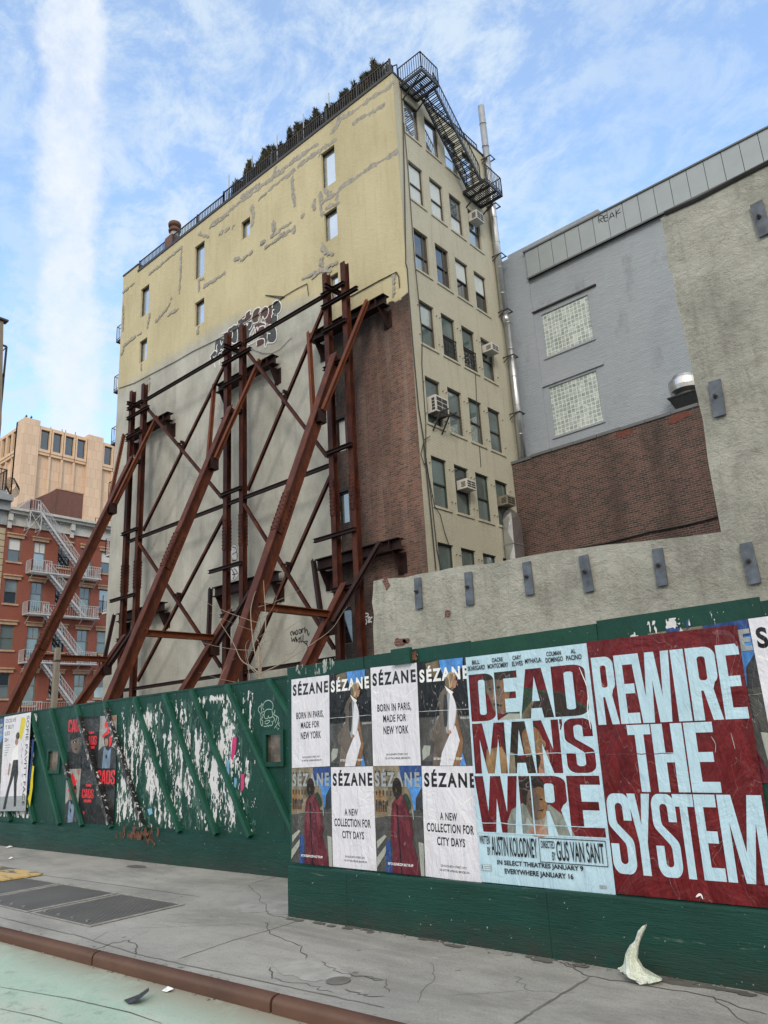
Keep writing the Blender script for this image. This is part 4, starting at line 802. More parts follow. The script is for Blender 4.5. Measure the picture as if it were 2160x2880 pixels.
mesh('cap_flashing', MB().box(-15.5, 12, YG-.26, YG+.1, 24.523, 24.6).box(-15.46, 12, YG-.24, YG-.203, 22.98, 23.06), 'zinc_cap', gb)
mesh('penthouse', MB().box(-18.6, -12.9, 34, 40, 24.6, 27.95), 'grey_painted_wall', gb)
mesh('roof', MB().quad((-19.5,YG,24.5),(12,YG,24.5),(12,44,24.5),(-19.5,44,24.5)), 'roof_gravel', gb)
t = thing('graffiti', 'thin black letters REAK scrawled on the zinc parapet panels', 'graffiti', onY(ZE(720,530), YG-.2)); mb = MB()
spray(mb, ZE, [[(662,582),(656,545),(672,535),(690,545),(664,560),(684,575)],[(712,530),(690,540),(694,570),(716,562)],[(690,552),(715,545)],[(722,562),(734,518),(752,545)],[(722,548),(750,536)],[(760,500),(764,550)],[(785,492),(762,525),(792,515)]], .045, .206, YG, 3); mesh('tag_stroke', mb, 'spray_black', t)
an = thing('brick_annex', 'dark red brick wing standing in front of the grey painted wall', 'building', (-12, YA, 0))
mb = MB(); mb.quad((-16.83,YA,0),(10,YA,0),(10,YA,13.3),(-16.83,YA,13.3)).quad((-16.83,YA,0),(-16.83,YG,0),(-16.83,YG,13.3),(-16.83,YA,13.3)); mesh('wall', mb, 'annex_brick', an)
mesh('roof', MB().quad((-16.83,YA,13.2),(10,YA,13.2),(10,YG-.1,13.2),(-16.83,YG-.1,13.2)), 'dark_tar', an)
mb = MB(); xs = np.linspace(-16.86, 10, 26)
for a, b in zip(xs, xs[1:]): z = 13.3+random.uniform(-.025, .02); mb.box(a+.01, b-.01, YA-.05+random.uniform(-.02, .02), YA+.3, z, z+.13)
mesh('coping', mb, 'zinc_cap', an)
for kk, (p, rx, ry) in enumerate(((ZE(790,1820), .35, .22), (ZE(1140,1715), .4, .2), (ZE(1090,1745), .2, .15))):
    c = onY(p, YA); mb = MB()
    for q in contour(lambda U, V: 1-np.hypot((U-c[0])/rx, (V-c[2])/ry)+(fbm(U*5, V*9, 9)-.5)*1.2, c[0]-.8, c[0]+.8, c[2]-.5, c[2]+.1, .04, .03): mb.add([(u, YA-.01-.004*kk, v) for u, v in q], [list(range(len(q)))])
    mesh('repointed_patch', mb, M('fresh_brick', (.13, .042, .032), .85, .35, 9, .4, 20).name, an)

cable('thick black cable drooping across the foot of the dark brick wing', [onY(ZF(*p), YA-.06) for p in [(800,222),(900,203),(1000,185),(1100,160),(1180,138),(1250,125),(1330,110),(1400,92),(1465,75)]], .035)
fl = thing('flue_pipe', 'tall shiny metal flue pipe rising beside the tan wall', 'flue', (-16.5, 29.45, 13.4))
mesh('pipe', MB().tube((-16.52, 29.45, 13.42), (-16.52, 29.45, 20.75), .18, n=20).tube((-16.52, 29.45, 20.75), (-16.62, 29.4, 21.3), .18, n=20).tube((-16.62, 29.4, 21.3), (-16.62, 29.4, 34.1), .18, n=20), 'galvanised', fl, True)
for z in list(np.arange(14.8, 20.6, 1.5))+[20.72, 21.28]+list(np.arange(22.4, 34, 1.5)): x, y = (-16.52, 29.45) if z < 21 else (-16.62, 29.4); mesh('band', MB().tube((x, y, z), (x, y, z+.04), .195, n=20), 'galvanised', fl, True)
for z in (15.9, 18.9, 21.4, 24.6, 27.6, 30.6): mesh('bracket', MB().bar((XR+.0, 29.2, z), (-16.3, 29.25, z), .05, .05).bar((XR, 29.66, z), (-16.3, 29.66, z), .05, .05).bar((-16.3, 29.2, z), (-16.3, 29.7, z), .04, .04).bar((XR, 29.2, z-.25), (-16.4, 29.2, z), .035, .035), 'rail_steel', fl)
cable('black downpipe in the corner where the tan wall meets the grey wall', [Vector((XR+.1, 29.85, z)) for z in (13, 18, 22, 26, 30.5)], .06)
t = thing('air_duct', 'galvanised square air duct with creased faces standing at the end of the tan wall', 'duct', (-16.2, 28.2, 4.4)); mb = MB()
q = [onX(p, -16.1) for p in (ZD(812,1740), ZD(880,1700), ZD(905,1960), ZD(840,1960))]
def ductring(x0, x1, y0, y1, z): return [(x0, y0, z), (x1, y0, z), (x1, y1, z), (x0, y1, z)]
rings = [ductring(-16.75, -16.28, 27.4, 28.2, z) for z in (4.4, 6.2, 8.0, 9.2)]+[ductring(-16.75, -16.28, 27.45, 28.2, 10.3), ductring(-16.75, -16.38, 27.6, 28.2, 10.65), ductring(-16.75, -16.55, 27.8, 28.18, 10.85)]
for a, b in zip(rings, rings[1:]):
    for i in range(4):
        j = (i+1) % 4; A, B, C_, D_ = [Vector(v) for v in (a[i], a[j], b[j], b[i])]; o = (A+B+C_+D_)/4; n = (B-A).cross(D_-A).normalized()*.05; o = o+n
        mb.add([A, B, C_, D_, o], [[0, 1, 4], [1, 2, 4], [2, 3, 4], [3, 0, 4]])
mb.add(rings[-1], [[0, 1, 2, 3]]); mesh('duct', mb, 'galvanised', t); mb = MB()
for z in (7.98, 9.18): mesh('flange', MB().box(-16.77, -16.25, 27.37, 28.23, z, z+.05), 'dull_metal', t)
t = thing('exhaust_fan', 'spun aluminium mushroom exhaust fan on the coping of the brick wing', 'exhaust fan', (-8.75, 29.4, 13.4))
mesh('curb', MB().add([(-9.35,28.85,13.95),(-8.15,28.85,13.95),(-8.15,29.95,13.95),(-9.35,29.95,13.95),(-9.1,29.1,13.3),(-8.4,29.1,13.3),(-8.4,29.7,13.3),(-9.1,29.7,13.3)], [[0,1,2,3],[0,1,5,4],[1,2,6,5],[2,3,7,6],[3,0,4,7]]).box(-9.38, -8.12, 28.82, 29.98, 13.95, 14.0), 'black_steel', t)
mesh('windband', MB().lathe((-8.75, 29.4, 14.0), [(.36, 0), (.42, .12), (.62, .25), (.66, .42), (.66, .66), (.62, .74), (.6, .75), (.3, .76)], 44), 'spun_aluminium', t)
mesh('motor_dome', MB().lathe((-8.75, 29.4, 14.76), [(.5, 0), (.5, .1), (.42, .2), (.2, .27), (.02, .28)], 28), 'dull_metal', t, True)
# ------------------------------------------------------------------ air conditioners and window guards on the tan wall
def ac(px, zc, y0, y1, hh, dp, mt, label, brk=False):
    t = thing('air_conditioner', label, 'air conditioner', (XR, (y0+y1)/2, zc-hh), 'air conditioners on the tan wall'); x1 = XR+dp; za, zb = zc-hh, zc+hh
    mesh('case', MB().box(XR-.08, x1, y0, y1, za, zb), mt, t); mb = MB(); g = .03
    n = 3
    for i in range(n):
        for j in range(2): a = y0+.04+(y1-y0-.08)*j/2; c = za+.05+(zb-za-.1)*i/n; mb.box(x1+.001, x1+.012, a+.02, a+(y1-y0-.08)/2-.02, c+.02, c+(zb-za-.1)/n-.025)
    for i in range(4): c = za+.08+(zb-za-.16)*i/4; mb.box(XR+.15, x1-.06, y0-.01, y0-.001, c, c+(zb-za-.16)/4-.03)
    mesh('grille', mb, 'ac_grille', t)
    if brk:
        mb = MB(); [mb.bar((XR, y, za-.06), (x1+.5, y, za-.06), .06, .06) for y in (y0+.12, y1-.12)]; [mb.bar((XR+.02, y, za-.75), (x1+.1, y, za-.08), .05, .05) for y in (y0+.12, y1-.12)]; mb.bar((x1+.2, y0, za-.12), (x1+.2, y1+.3, za-.12), .05, .05); mesh('bracket', mb, 'rail_steel', t)
ac(0, 26.05, 27.45, 28.1, .24, .42, 'ac_cream', 'cream window air conditioner directly below the lower landing of the black stair')
ac(0, 18.75, 27.5, 28.1, .19, .46, 'ac_cream', 'white window air conditioner beside the flue, two floors above the brown one')
ac(0, 14.45, 22.85, 23.68, .36, .36, 'ac_cream', 'large white condenser unit on a black bracket near the building corner', True)
ac(0, 11.33, 24.45, 25.12, .2, .42, 'ac_cream', 'pale window air conditioner in the row of windows with slatted blinds')
ac(0, 11.22, 27.45, 28.1, .21, .45, 'ac_brown', 'dingy brown window air conditioner beside the brick wing, above the duct')
for c_ in (1, 2):
    y0 = 22.71+1.535*c_; t = thing('window_guard', ['black iron guard across the window nearer the building corner', 'black iron guard across the window nearer the flue'][c_-1], 'window guard', (XR, y0+.5, 17.25), 'iron window guards'); mb = MB()
    for z in (17.28, 18.2): mb.box(XR-.02, XR+.02, y0+.02, y0+1.0, z, z+.04)
    mesh('rail', mb, 'black_steel', t); mb = MB()
    for y in np.arange(y0+.06, y0+1.0, .11): mb.box(XR-.01, XR+.01, y-.012, y+.012, 17.32, 18.2)
    for y in np.arange(y0+.17, y0+.9, .22):
        for z in (17.6, 17.8, 18.0): mb.tube((XR-.012, y, z), (XR+.012, y, z), .06, n=8)
    mesh('bar', mb, 'black_steel', t)
# ------------------------------------------------------------------ red brick house across the side street
XF = -60.0
rb = thing('brick_house', 'red brick house with stone lintels and a bracketed cornice', 'building', (XF, 30, 0)); frx = fX(XF)
cols = [(24.14, 25.16), (26.16, 27.17), (28.18, 29.2), (30.22, 31.22), (31.98, 33.0), (34.4, 35.4), (36.6, 37.6)]; RBW = []
for r_, zt in enumerate((18.3, 14.95, 11.38, 7.75, 4.1)):
    for c_, (a, b) in enumerate(cols): RBW.append((a, b, zt-(1.92 if c_ in (0, 2, 4) else 2.45), zt, r_, c_))
mb = MB(); wallgrid(mb, frx, 23.83, 40, 0, 19.45, [x[:4] for x in RBW], .2); mb.quad((XF,23.83,0),(-75,23.83,0),(-75,23.83,20.5),(XF,23.83,20.5)); mesh('front_wall', mb, 'red_front_brick', rb)
M('rb_frame', (.17, .155, .135), .6, .2)
for (a, b, c, d, r_, c_) in RBW:
    if c_ > 5: continue
    g1, g2 = [('blind_white', 'glass_dark'), ('glass_pale', 'glass_dark'), ('blind_behind_glass', 'blind_behind_glass'), ('glass_dark', 'glass_pale'), ('glass_dark', 'glass_dark')][r_] if c_ in (0, 4) else (('blind_white', 'glass_pale') if (r_, c_) == (0, 1) else (('blind_behind_glass', 'glass_teal') if (r_, c_) == (2, 1) else ('glass_black' if c_ == 2 else 'glass_dark', 'glass_black' if c_ == 2 else 'glass_teal')))
    window(rb, frx, (a, b, c, d), .16, 'rb_frame' if c_ != 2 else 'window_black', g1, g2, .5 if c_ in (0, 2, 4) else .62, fw=.075, grid=(3, 2, 'all') if c_ == 2 else ((2, 1, 'up') if c_ in (1, 3) else None))
    mb = MB(); fbox(mb, frx, a-.16, b+.16, d+.006, d+.26, -.1, -.004); fbox(mb, frx, a-.22, b+.22, d+.262, d+.36, -.2, -.004); mesh('lintel', mb, 'terracotta_lintel', rb)
    mb = MB(); fbox(mb, frx, a-.12, b+.12, c-.14, c-.005, -.1, .05); mesh('sill', mb, 'terracotta_lintel', rb)
mb = MB(); fbox(mb, frx, 23.84, 40, 19.452, 20.2, -.1, .2); fbox(mb, frx, 23.84, 40, 20.202, 20.42, -.5, .2); fbox(mb, frx, 23.8, 40, 20.422, 20.62, -.72, .2); fbox(mb, frx, 23.84, 40, 19.3, 19.45, -.14, -.004)
for y in np.arange(24.4, 40, .16): fbox(mb, frx, y, y+.08, 20.02, 20.2, -.2, -.102)
cn = mesh('cornice', mb, 'pale_cornice', rb)
for y in (23.86, 29.0, 31.0, 34.5): mb = MB(); fbox(mb, frx, y, y+.3, 19.0, 19.6, -.26, -.142); fbox(mb, frx, y-.02, y+.32, 19.6, 20.2, -.42, -.102); mesh('bracket', mb, 'pale_cornice', cn)
mb = MB(); mb.quad((XF,23.83,20.5),(-75,23.83,20.5),(-75,40,20.5),(XF,40,20.5)); mesh('roof', mb, 'roof_gravel', rb)
bh = MB(); bh.box(-69, -63, 29.1, 31.55, 20.5, 24.15); bk = mesh('roof_bulkhead', bh, 'bulkhead_brick', rb)
mesh('roof_bulkhead', MB().add([(-63,29.09,20.5),(-69,29.09,20.5),(-69,29.09,24.1),(-63,29.09,24.1),(-63,26.5,20.5),(-69,26.5,20.5),(-69,26.5,21.6),(-63,26.5,22.4)], [[0,1,2,3],[4,5,6,7],[0,3,7,4],[3,2,6,7]]), 'bulkhead_brick', rb)
mesh('coping', MB().box(-69.1, -62.95, 29.05, 31.6, 24.152, 24.25), 'terracotta_lintel', bk)
railrun(rb, [(-61, 31.8, 20.62), (-61, 40, 20.62)], .9, 'black_steel', 2.0)
re = thing('fire_escape', 'white iron zigzag fire escape with four balconies on the red brick house', 'fire escape', (-59, 28.5, 3))
lv = [15.62, 12.28, 8.52, 4.62]
for i, z in enumerate(lv):
    landing(re, XF+.02, -58.95, 25.65, 31.6, z, 'white_iron', n=9, th=.1); railrun(re, [(XF, 25.66, z), (-58.97, 25.66, z), (-58.97, 27.25, z)], .92, 'white_iron', .17, r=.02); railrun(re, [(-58.97, 29.9 if i else 30.2, z), (-58.97, 31.58, z), (XF, 31.58, z)], .92, 'white_iron', .17, r=.02); railrun(re, [(XF+.05, 27.3, z), (XF+.05, 31.5, z)], .92, 'white_iron', .2, 'back_railing', .016)
    for y in (25.9, 27.2, 30.2, 31.4): mesh('bracket', MB().bar((XF+.02, y, z-.75), (-59.1, y, z-.08), .045, .045), 'white_iron', re)
landing(re, XF+.02, -59.0, 25.2, 26.2, 20.55, 'white_iron', n=6, th=.1); railrun(re, [(XF-1.5, 25.2, 20.62), (-59.02, 25.2, 20.55), (-59.02, 26.0, 20.55)], .9, 'white_iron', .17)
mb = MB()
for y in (25.25, 26.15):
    mb.bar((-59.02, y, 20.5), (-59.02, y, 19.0), .05, .05).bar((XF, y, 19.0), (-59.02, y, 19.05), .05, .05).bar((XF, y, 19.0), (-59.02, y, 20.5), .04, .04).bar((-59.02, y, 19.0), (XF, y, 20.4), .04, .04).bar((XF, y, 18.4), (-59.05, y, 19.0), .04, .04)
mb.bar((-59.02, 25.25, 19.05), (-59.02, 26.15, 20.45), .04, .04).bar((-59.02, 26.15, 19.05), (-59.02, 25.25, 20.45), .04, .04); mesh('bracket', mb, 'white_iron', re)
stair(re, (-59.6, 26.1, 20.5), (-59.6, 30.3, 15.65), (.55, 0, 0), 20, 'white_iron', .85, True, .2, .16, .2)
for a, b, n in ((0, 1, 14), (1, 2, 15), (2, 3, 16)): stair(re, (-59.6, 27.1, lv[a]), (-59.6, 30.4, lv[b]), (.55, 0, 0), n, 'white_iron', .85, True, .2, .16, .2)
# neighbour at its left, cornice and roof rail
nb_ = thing('neighbour_house', 'sliver of a grey corniced house with pale quoins left of the red brick house', 'building', (XF, 20, 0))
mb = MB(); mb.quad((XF,8,0),(XF,23.82,0),(XF,23.82,19.2),(XF,8,19.2)); mesh('front_wall', mb, 'red_front_brick', nb_)
mb = MB()
for i in range(36): wd = .75 if i % 2 else .5; fbox(mb, frx, 23.81-wd, 23.81, 1+i*.5, 1.44+i*.5, -.06, -.004)
mesh('quoin', mb, 'stone_sill', nb_)
mb = MB(); fbox(mb, frx, 8, 23.8, 19.2, 20.3, -.2, 1); fbox(mb, frx, 8, 23.82, 20.302, 21.0, -.6, 1); fbox(mb, frx, 8, 23.84, 21.002, 21.5, -1.0, 1); fbox(mb, frx, 8, 23.5, 21.502, 21.9, -.5, 1); mesh('cornice', mb, 'grey_cornice', nb_)
railrun(nb_, [(-60.2, 20, 21.9), (-60.2, 23.6, 21.9), (-63, 23.6, 21.9)], 2.0, 'black_steel', .22, 'roof_fence', .035)
mb = MB()
for i in range(9):
    c = Vector((-60.0, 23.9+.04*i, 21.9-.0*i)); P = [c+Vector((.5*math.sin(q*.52)*.3, .42*math.cos(q*.52), .55*math.sin(q*.52)+.8-.06*i)) for q in range(13)]; mb.path(P, .018, 4)
mesh('razor_wire', mb, 'black_steel', nb_)
t = thing('balcony_frame', 'dark steel frame and capped post of a balcony at the left edge of the picture', 'steel frame', onX((2, 1000), -40))
def lf(x, y): return onX(Z3(x, y), -44)
mb = MB(); a_ = lf(-12, 1150); mb.bar(lf(10, 90), a_, .22, .22, (0, 1, 0)).bar(a_, (a_.x, a_.y, -.1), .22, .22, (0, 1, 0)); mesh('post', mb, 'old_timber', t); mb = MB(); c = lf(12, 85); mb.box(c.x-.25, c.x+.25, c.y-.35, c.y+.35, c.z, c.z+.12); mesh('post_cap', mb, 'rail_steel', t)
mb = MB(); W = Vector((-2.2, 0, 0))
for a, b in (((68, 350), (38, 660)), ((38, 660), (0, 1080)), ((0, 325), (68, 350)), ((0, 640), (38, 655))): mb.bar(lf(*a), lf(*b), .1, .1, (0, 1, 0))
for y0 in (400,): mb.bar(lf(0, 420), lf(62, 360), .06, .06, (0, 1, 0))
mb.bar(lf(-100, 690), lf(38, 655), .1, .1, (0, 1, 0)).bar(lf(-100, 650), lf(38, 640), .1, .1, (0, 1, 0)); mesh('frame', mb, 'black_steel', t)
# ------------------------------------------------------------------ stone tower far behind
XT, YT, ZTW = -150., 61.4, 69.6
tw = thing('stone_tower', 'tall windowless tan stone tower with a row of dark windows at its top', 'tower', (XT, YT, 0))
mesh('shaft', MB().box(-230, XT-.9, YT+.9, 130, 0, 68.0), 'tower_stone', tw)
TW = []
def pier(y0, y1, z): mesh('pier', MB().box(XT-4, XT, y0, y1, 0, z), 'tower_stone', tw)
pier(YT, 64.7, ZTW); pier(75.5, 79.1, 69.5); pier(90, 93.6, 69.5)
mesh('pier', MB().box(-153.3, XT-4.02, YT, YT+3.4, 0, ZTW), 'tower_stone', tw)
fx2, fy2 = fX(XT-.55), fY(YT+.55)
def towerbay(f, u0, n, wd):
    for i in range(n):
        a = u0+i*wd; mb = MB(); o = [(a+.1, a+.42), (a+wd-.42, a+wd-.1)]
        fbox(mb, f, a+.08, a+.4, 62.9, 68.6, -.35, .3); fbox(mb, f, a+wd-.4, a+wd-.08, 62.9, 68.6, -.35, .3); fbox(mb, f, a+.4, a+wd-.4, 67.9, 68.6, -.35, .3); fbox(mb, f, a+.4, a+wd-.4, 62.9, 63.5, -.35, .3)
        fr = mesh('window', mb, 'tower_trim', tw); mb = MB(); mb.quad(f(a+.4, 63.5, .2), f(a+wd-.4, 63.5, .2), f(a+wd-.4, 67.9, .2), f(a+.4, 67.9, .2)); mesh('pane', mb, 'glass_dark', fr)
        mb = MB(); fbox(mb, f, a+.1, a+wd-.1, 62.3, 62.88, -.2, .3); mesh('spandrel', mb, 'tower_trim', tw)
        mb = MB(); fbox(mb, f, a-.22, a+.22, 0, 62.2, -.12, .34); mesh('rib', mb, 'tower_stone', tw)
towerbay(fx2, 64.72, 4, 2.68); towerbay(fx2, 79.12, 4, 2.68)
towerbay(fY(YT+.55), -153.35-2.75, 1, 2.7); towerbay(fY(YT+.55), -158.85, 1, 2.7); towerbay(fY(YT+.55), -161.6, 1, 2.7); towerbay(fY(YT+.55), -164.4, 1, 2.7)
mb = MB(); mb.lathe((-160, 82, 66), [(4.5, 0), (4.3, 2.2), (3.4, 4.2), (1.8, 5.3), (.2, 5.7)], 20); mesh('roof_dome', mb, 'blind_white', tw, True)
mb = MB()
for x, y, z in ((-150.6, 61.9, 69.6), (-150.5, 62.9, 69.6), (-151.2, 67.5, 68.4), (-151.2, 70, 68.4), (-151.2, 70.8, 68.4), (-151.2, 73, 68.4)): mb.tube((x, y, z-.5), (x, y, z+random.uniform(.8, 1.6)), .07, n=5).box(x-.2, x+.2, y-.15, y+.15, z+.3, z+.6)
mesh('antenna', mb, 'rail_steel', tw)
# ------------------------------------------------------------------ sapling and timber post in the lot
def sapling():
    rr = random.Random(5); mb = MB(); Yt = 10.5
    def lim(pts, r0, r1):
        P = spline([tuple((onY(R6(*p), Yt)[0], onY(R6(*p), Yt)[2])) for p in pts], 5); n = len(P); d = rr.uniform(-1.2, 1.2)
        V = [Vector((u, Yt+d*(i/n)**1.2, v)) for i, (u, v) in enumerate(P)]
        for i in range(n-1): mb.tube(V[i], V[i+1], r0+(r1-r0)*i/n, r0+(r1-r0)*(i+1)/n, 5, False)
    for pts, a, b in [([(545,1140),(545,960),(540,780),(545,680),(525,480),(490,220)], .02, .006), ([(545,1075),(440,1010),(300,940),(180,780),(0,560)], .016, .004), ([(515,960),(440,760),(370,520),(330,400),(305,300)], .015, .004), ([(555,1065),(680,980),(760,890),(850,780),(950,640),(1015,430)], .014, .003), ([(530,800),(640,740),(740,620),(780,545)], .009, .003), ([(535,780),(430,740),(330,680),(260,600)], .009, .003), ([(525,610),(440,560),(330,480),(265,380)], .008, .003), ([(535,580),(620,540),(690,450),(720,370)], .008, .003), ([(530,470),(600,410),(640,330),(655,250)], .006, .002), ([(520,1075),(420,990),(350,830),(340,760)], .008, .003), ([(300,945),(180,940),(60,920)], .007, .002), ([(500,860),(360,850),(240,810),(190,770)], .007, .002), ([(760,900),(840,880),(900,820),(930,770)], .006, .002), ([(555,860),(620,820),(700,760)], .006, .002), ([(550,1000),(600,900),(640,760),(660,560),(670,490)], .007, .002), ([(455,1140),(420,1030),(360,900)], .007, .002), ([(545,700),(480,640),(450,560)], .005, .002), ([(330,1145),(250,1110),(200,1060)], .005, .002), ([(545,690),(620,620),(660,520)], .005, .002), ([(540,740),(470,690),(410,640)], .005, .002), ([(160,1170),(110,1100),(75,980)], .005, .002)]: lim(pts, a, b)
    return mb
c = onY(R6(540, 1100), 10.5); t = thing('sapling', 'leafless sapling with pale thin twigs rising behind the green hoarding', 'tree', (c.x, 10.5, 0))
mesh('branches', sapling(), 'pale_twig', t); mesh('trunk', MB().tube((c.x, 10.5, -.1), (c.x, 10.5, c.z+.0), .045, .03, 8).tube((c.x, 10.5, c.z), (c.x-.02, 10.5, onY(R6(530, 820), 10.5)[2]), .03, .022, 8), 'pale_twig', t)
p0, p1 = onY(Z4(515, 2080), 13), onY(Z4(545, 1480), 13); t = thing('timber_post', 'weathered grey timber post standing in the lot in front of the red brick house', 'post', (p0.x, 13, -.1)); mesh('shaft', MB().bar((p0.x-.1, 13, -.1), p1, .17, .17, (0, 1, 0)), 'old_timber', t); mesh('iron_strap', MB().box(p1.x-.1, p1.x+.1, 12.9, 13.1, p1.z-.5, p1.z-.44), 'rail_steel', t)
# ------------------------------------------------------------------ hoardings
YN, YF = 5.38, 6.75
nh = thing('near_hoarding', 'dark green plywood hoarding covered with large posters, standing forward on the pavement', 'hoarding', (-6.05, YN, 0), 'green hoardings')
ex = [-6.08, -4.98, -3.73, -2.56, -1.385, -.2, 1.0, 2.2, 3.4, 4.6]
for i, (a, b) in enumerate(zip(ex, ex[1:])):
    zt = 2.335+[0, .004, -.008, .012, -.02, .01, 0, 0, 0][i]; dy = [0, .006, 0, .004, -.003, 0, .004, 0, 0][i]
    mesh('board', MB().box(a+.003, b-.003, YN+dy, YN+dy+.018, .0, zt), ('green_board', 'green_board_old', 'green_board_new')[(i*2) % 3], nh)
for i, (a, b) in enumerate(((-6.04, -5.25), (-5.247, -3.2), (-3.197, -.7), (-.697, 2), (2.003, 4.6))):
    dz = [0, .0, .006, -.004, 0][i]
    mesh('kick_board', MB().extr([(a, YN-.075, -.02), (a, YN-.07, .43+dz), (a, YN-.055, .445+dz), (a, YN-.004, .445+dz), (a, YN-.004, -.02)], (b-a, 0, 0)), 'green_kick', nh)
mesh('return_board', MB().box(-6.078, -6.06, YN+.03, YF+.02, 0, 2.33), 'green_board', nh)
c = onY(G2(975, 135), YN-.03); mesh('block', MB().box(c.x-.11, c.x+.11, YN-.05, YN-.002, c.z-.07, c.z+.07), 'green_frame', nh)
fh = thing('far_hoarding', 'dark green plywood hoarding with slanting battens, set back and bare at its right end', 'hoarding', (-12, YF, 0), 'green hoardings')
def wpx(F, a, b, Y): p, q = onY(F(*a), Y), onY(F(*b), Y); return (min(p.x, q.x), max(p.x, q.x), min(p.z, q.z), max(p.z, q.z))
W1, W2 = wpx(G1, (1522, 338), (1607, 490), YF), wpx(G1, (285, 432), (337, 538), YF)
mb = MB(); f = fY(YF); wallgrid(mb, f, -38, -6.06, 0, 2.4, [W1, W2], .02); mb.quad((-38,YF+.02,0),(-6.06,YF+.02,0),(-6.06,YF+.02,.4),(-38,YF+.02,.4)); mesh('board', mb, 'green_board', fh)
mb = MB()
for x in np.arange(-37, -6.2, 1.22): mb.box(x-.004, x+.004, YF-.002, YF+.002, .42, 2.4)
mesh('seam', mb, 'black_rubber', fh); prop(fh.children[-1], kind='stuff')
for h in (W1, W2):
    a, b, c_, d = h; mb = MB(); g = .055
    fbox(mb, f, a-g, b+g, d, d+g, -.035, -.003); fbox(mb, f, a-g, b+g, c_-g, c_, -.035, -.003); fbox(mb, f, a-g, a, c_, d, -.033, -.003); fbox(mb, f, b, b+g, c_, d, -.033, -.003)
    fr = mesh('viewing_window', mb, 'green_frame', fh); mesh('pane', MB().quad(f(a, c_, .012), f(b, c_, .012), f(b, d, .012), f(a, d, .012)), 'hoarding_pane', fr)
mesh('kick_board', MB().extr([(-38, YF-.05, -.02), (-38, YF-.045, .40), (-38, YF-.004, .43), (-38, YF-.004, -.02)], (31.94, 0, 0)), 'green_kick', fh)
x = -14.9
BT = [(-14.94,-13.54), (-14.15,-12.76), (-13.19,-11.82), (-12.22,-10.86), (-11.29,-9.95), (-10.44,-9.08), (-9.72,-8.36), (-8.87,-7.46), (-7.96,-6.5)]
BT = [(-15.9-.98*i, -14.5-.98*i) for i in range(12)][::-1] + BT
for a, b in BT:
    z1 = .44 if b < -6.6 else .75; b2 = b if b < -6.6 else -6.5
    mesh('batten', MB().bar((a, YF-.035, 2.395), (b2, YF-.035, z1), .062, .062, (0, 1, 0)), 'green_batten', fh)
mesh('top_cap', MB().box(-38, -6.09, YF-.01, YF+.05, 2.402, 2.43), 'green_kick', fh)
# ------------------------------------------------------------------ lettering
_T = {}
def textmesh(s, bold, sp=1.0):
    if (s, bold, sp) not in _T:
        cu = bpy.data.curves.new('lettering', 'FONT'); cu.body = s; cu.offset = bold; cu.resolution_u = 4; cu.space_character = sp
        o = bpy.data.objects.new('lettering', cu); me = bpy.data.meshes.new_from_object(o)
        V = [(v.co.x, v.co.y) for v in me.vertices]; F = [list(p.vertices) for p in me.polygons]
        bpy.data.objects.remove(o); bpy.data.curves.remove(cu); bpy.data.meshes.remove(me)
        x0, x1 = min(v[0] for v in V), max(v[0] for v in V); y0, y1 = min(v[1] for v in V), max(v[1] for v in V)
        _T[(s, bold, sp)] = ([((x-x0)/(x1-x0), 1-(y-y0)/(y1-y0)) for x, y in V], F)
    return _T[(s, bold, sp)]
def arc(cx, cy, rx, ry, a0, a1, n=6): return [(cx+rx*math.cos(R(a0+(a1-a0)*i/n)), cy+ry*math.sin(R(a0+(a1-a0)*i/n))) for i in range(n+1)]
def rr_(x0, x1, y0, y1, rx, ry): return arc(x1-rx, y0+ry, rx, ry, -90, 0)+arc(x1-rx, y1-ry, rx, ry, 0, 90)+arc(x0+rx, y1-ry, rx, ry, 90, 180)+arc(x0+rx, y0+ry, rx, ry, 180, 270)
def Sshape():
    o = [(1,.66)]+arc(.66,.85,.34,.15,0,90)+arc(.34,.85,.34,.15,90,180)+[(0,.68)]+arc(.3,.66,.3,.13,180,235)+[(.62,.38)]+[(.66,.335),(.66,.19)]+arc(.5,.17,.16,.05,0,-180)+[(.34,.37),(0,.37)]+arc(.34,.15,.34,.15,180,270)+arc(.66,.15,.34,.15,270,360)+[(1,.33)]+arc(.7,.35,.3,.13,0,55)+[(.38,.62)]+[(.34,.665),(.34,.81)]+arc(.5,.83,.16,.05,180,0)+[(.66,.66)]
    return o
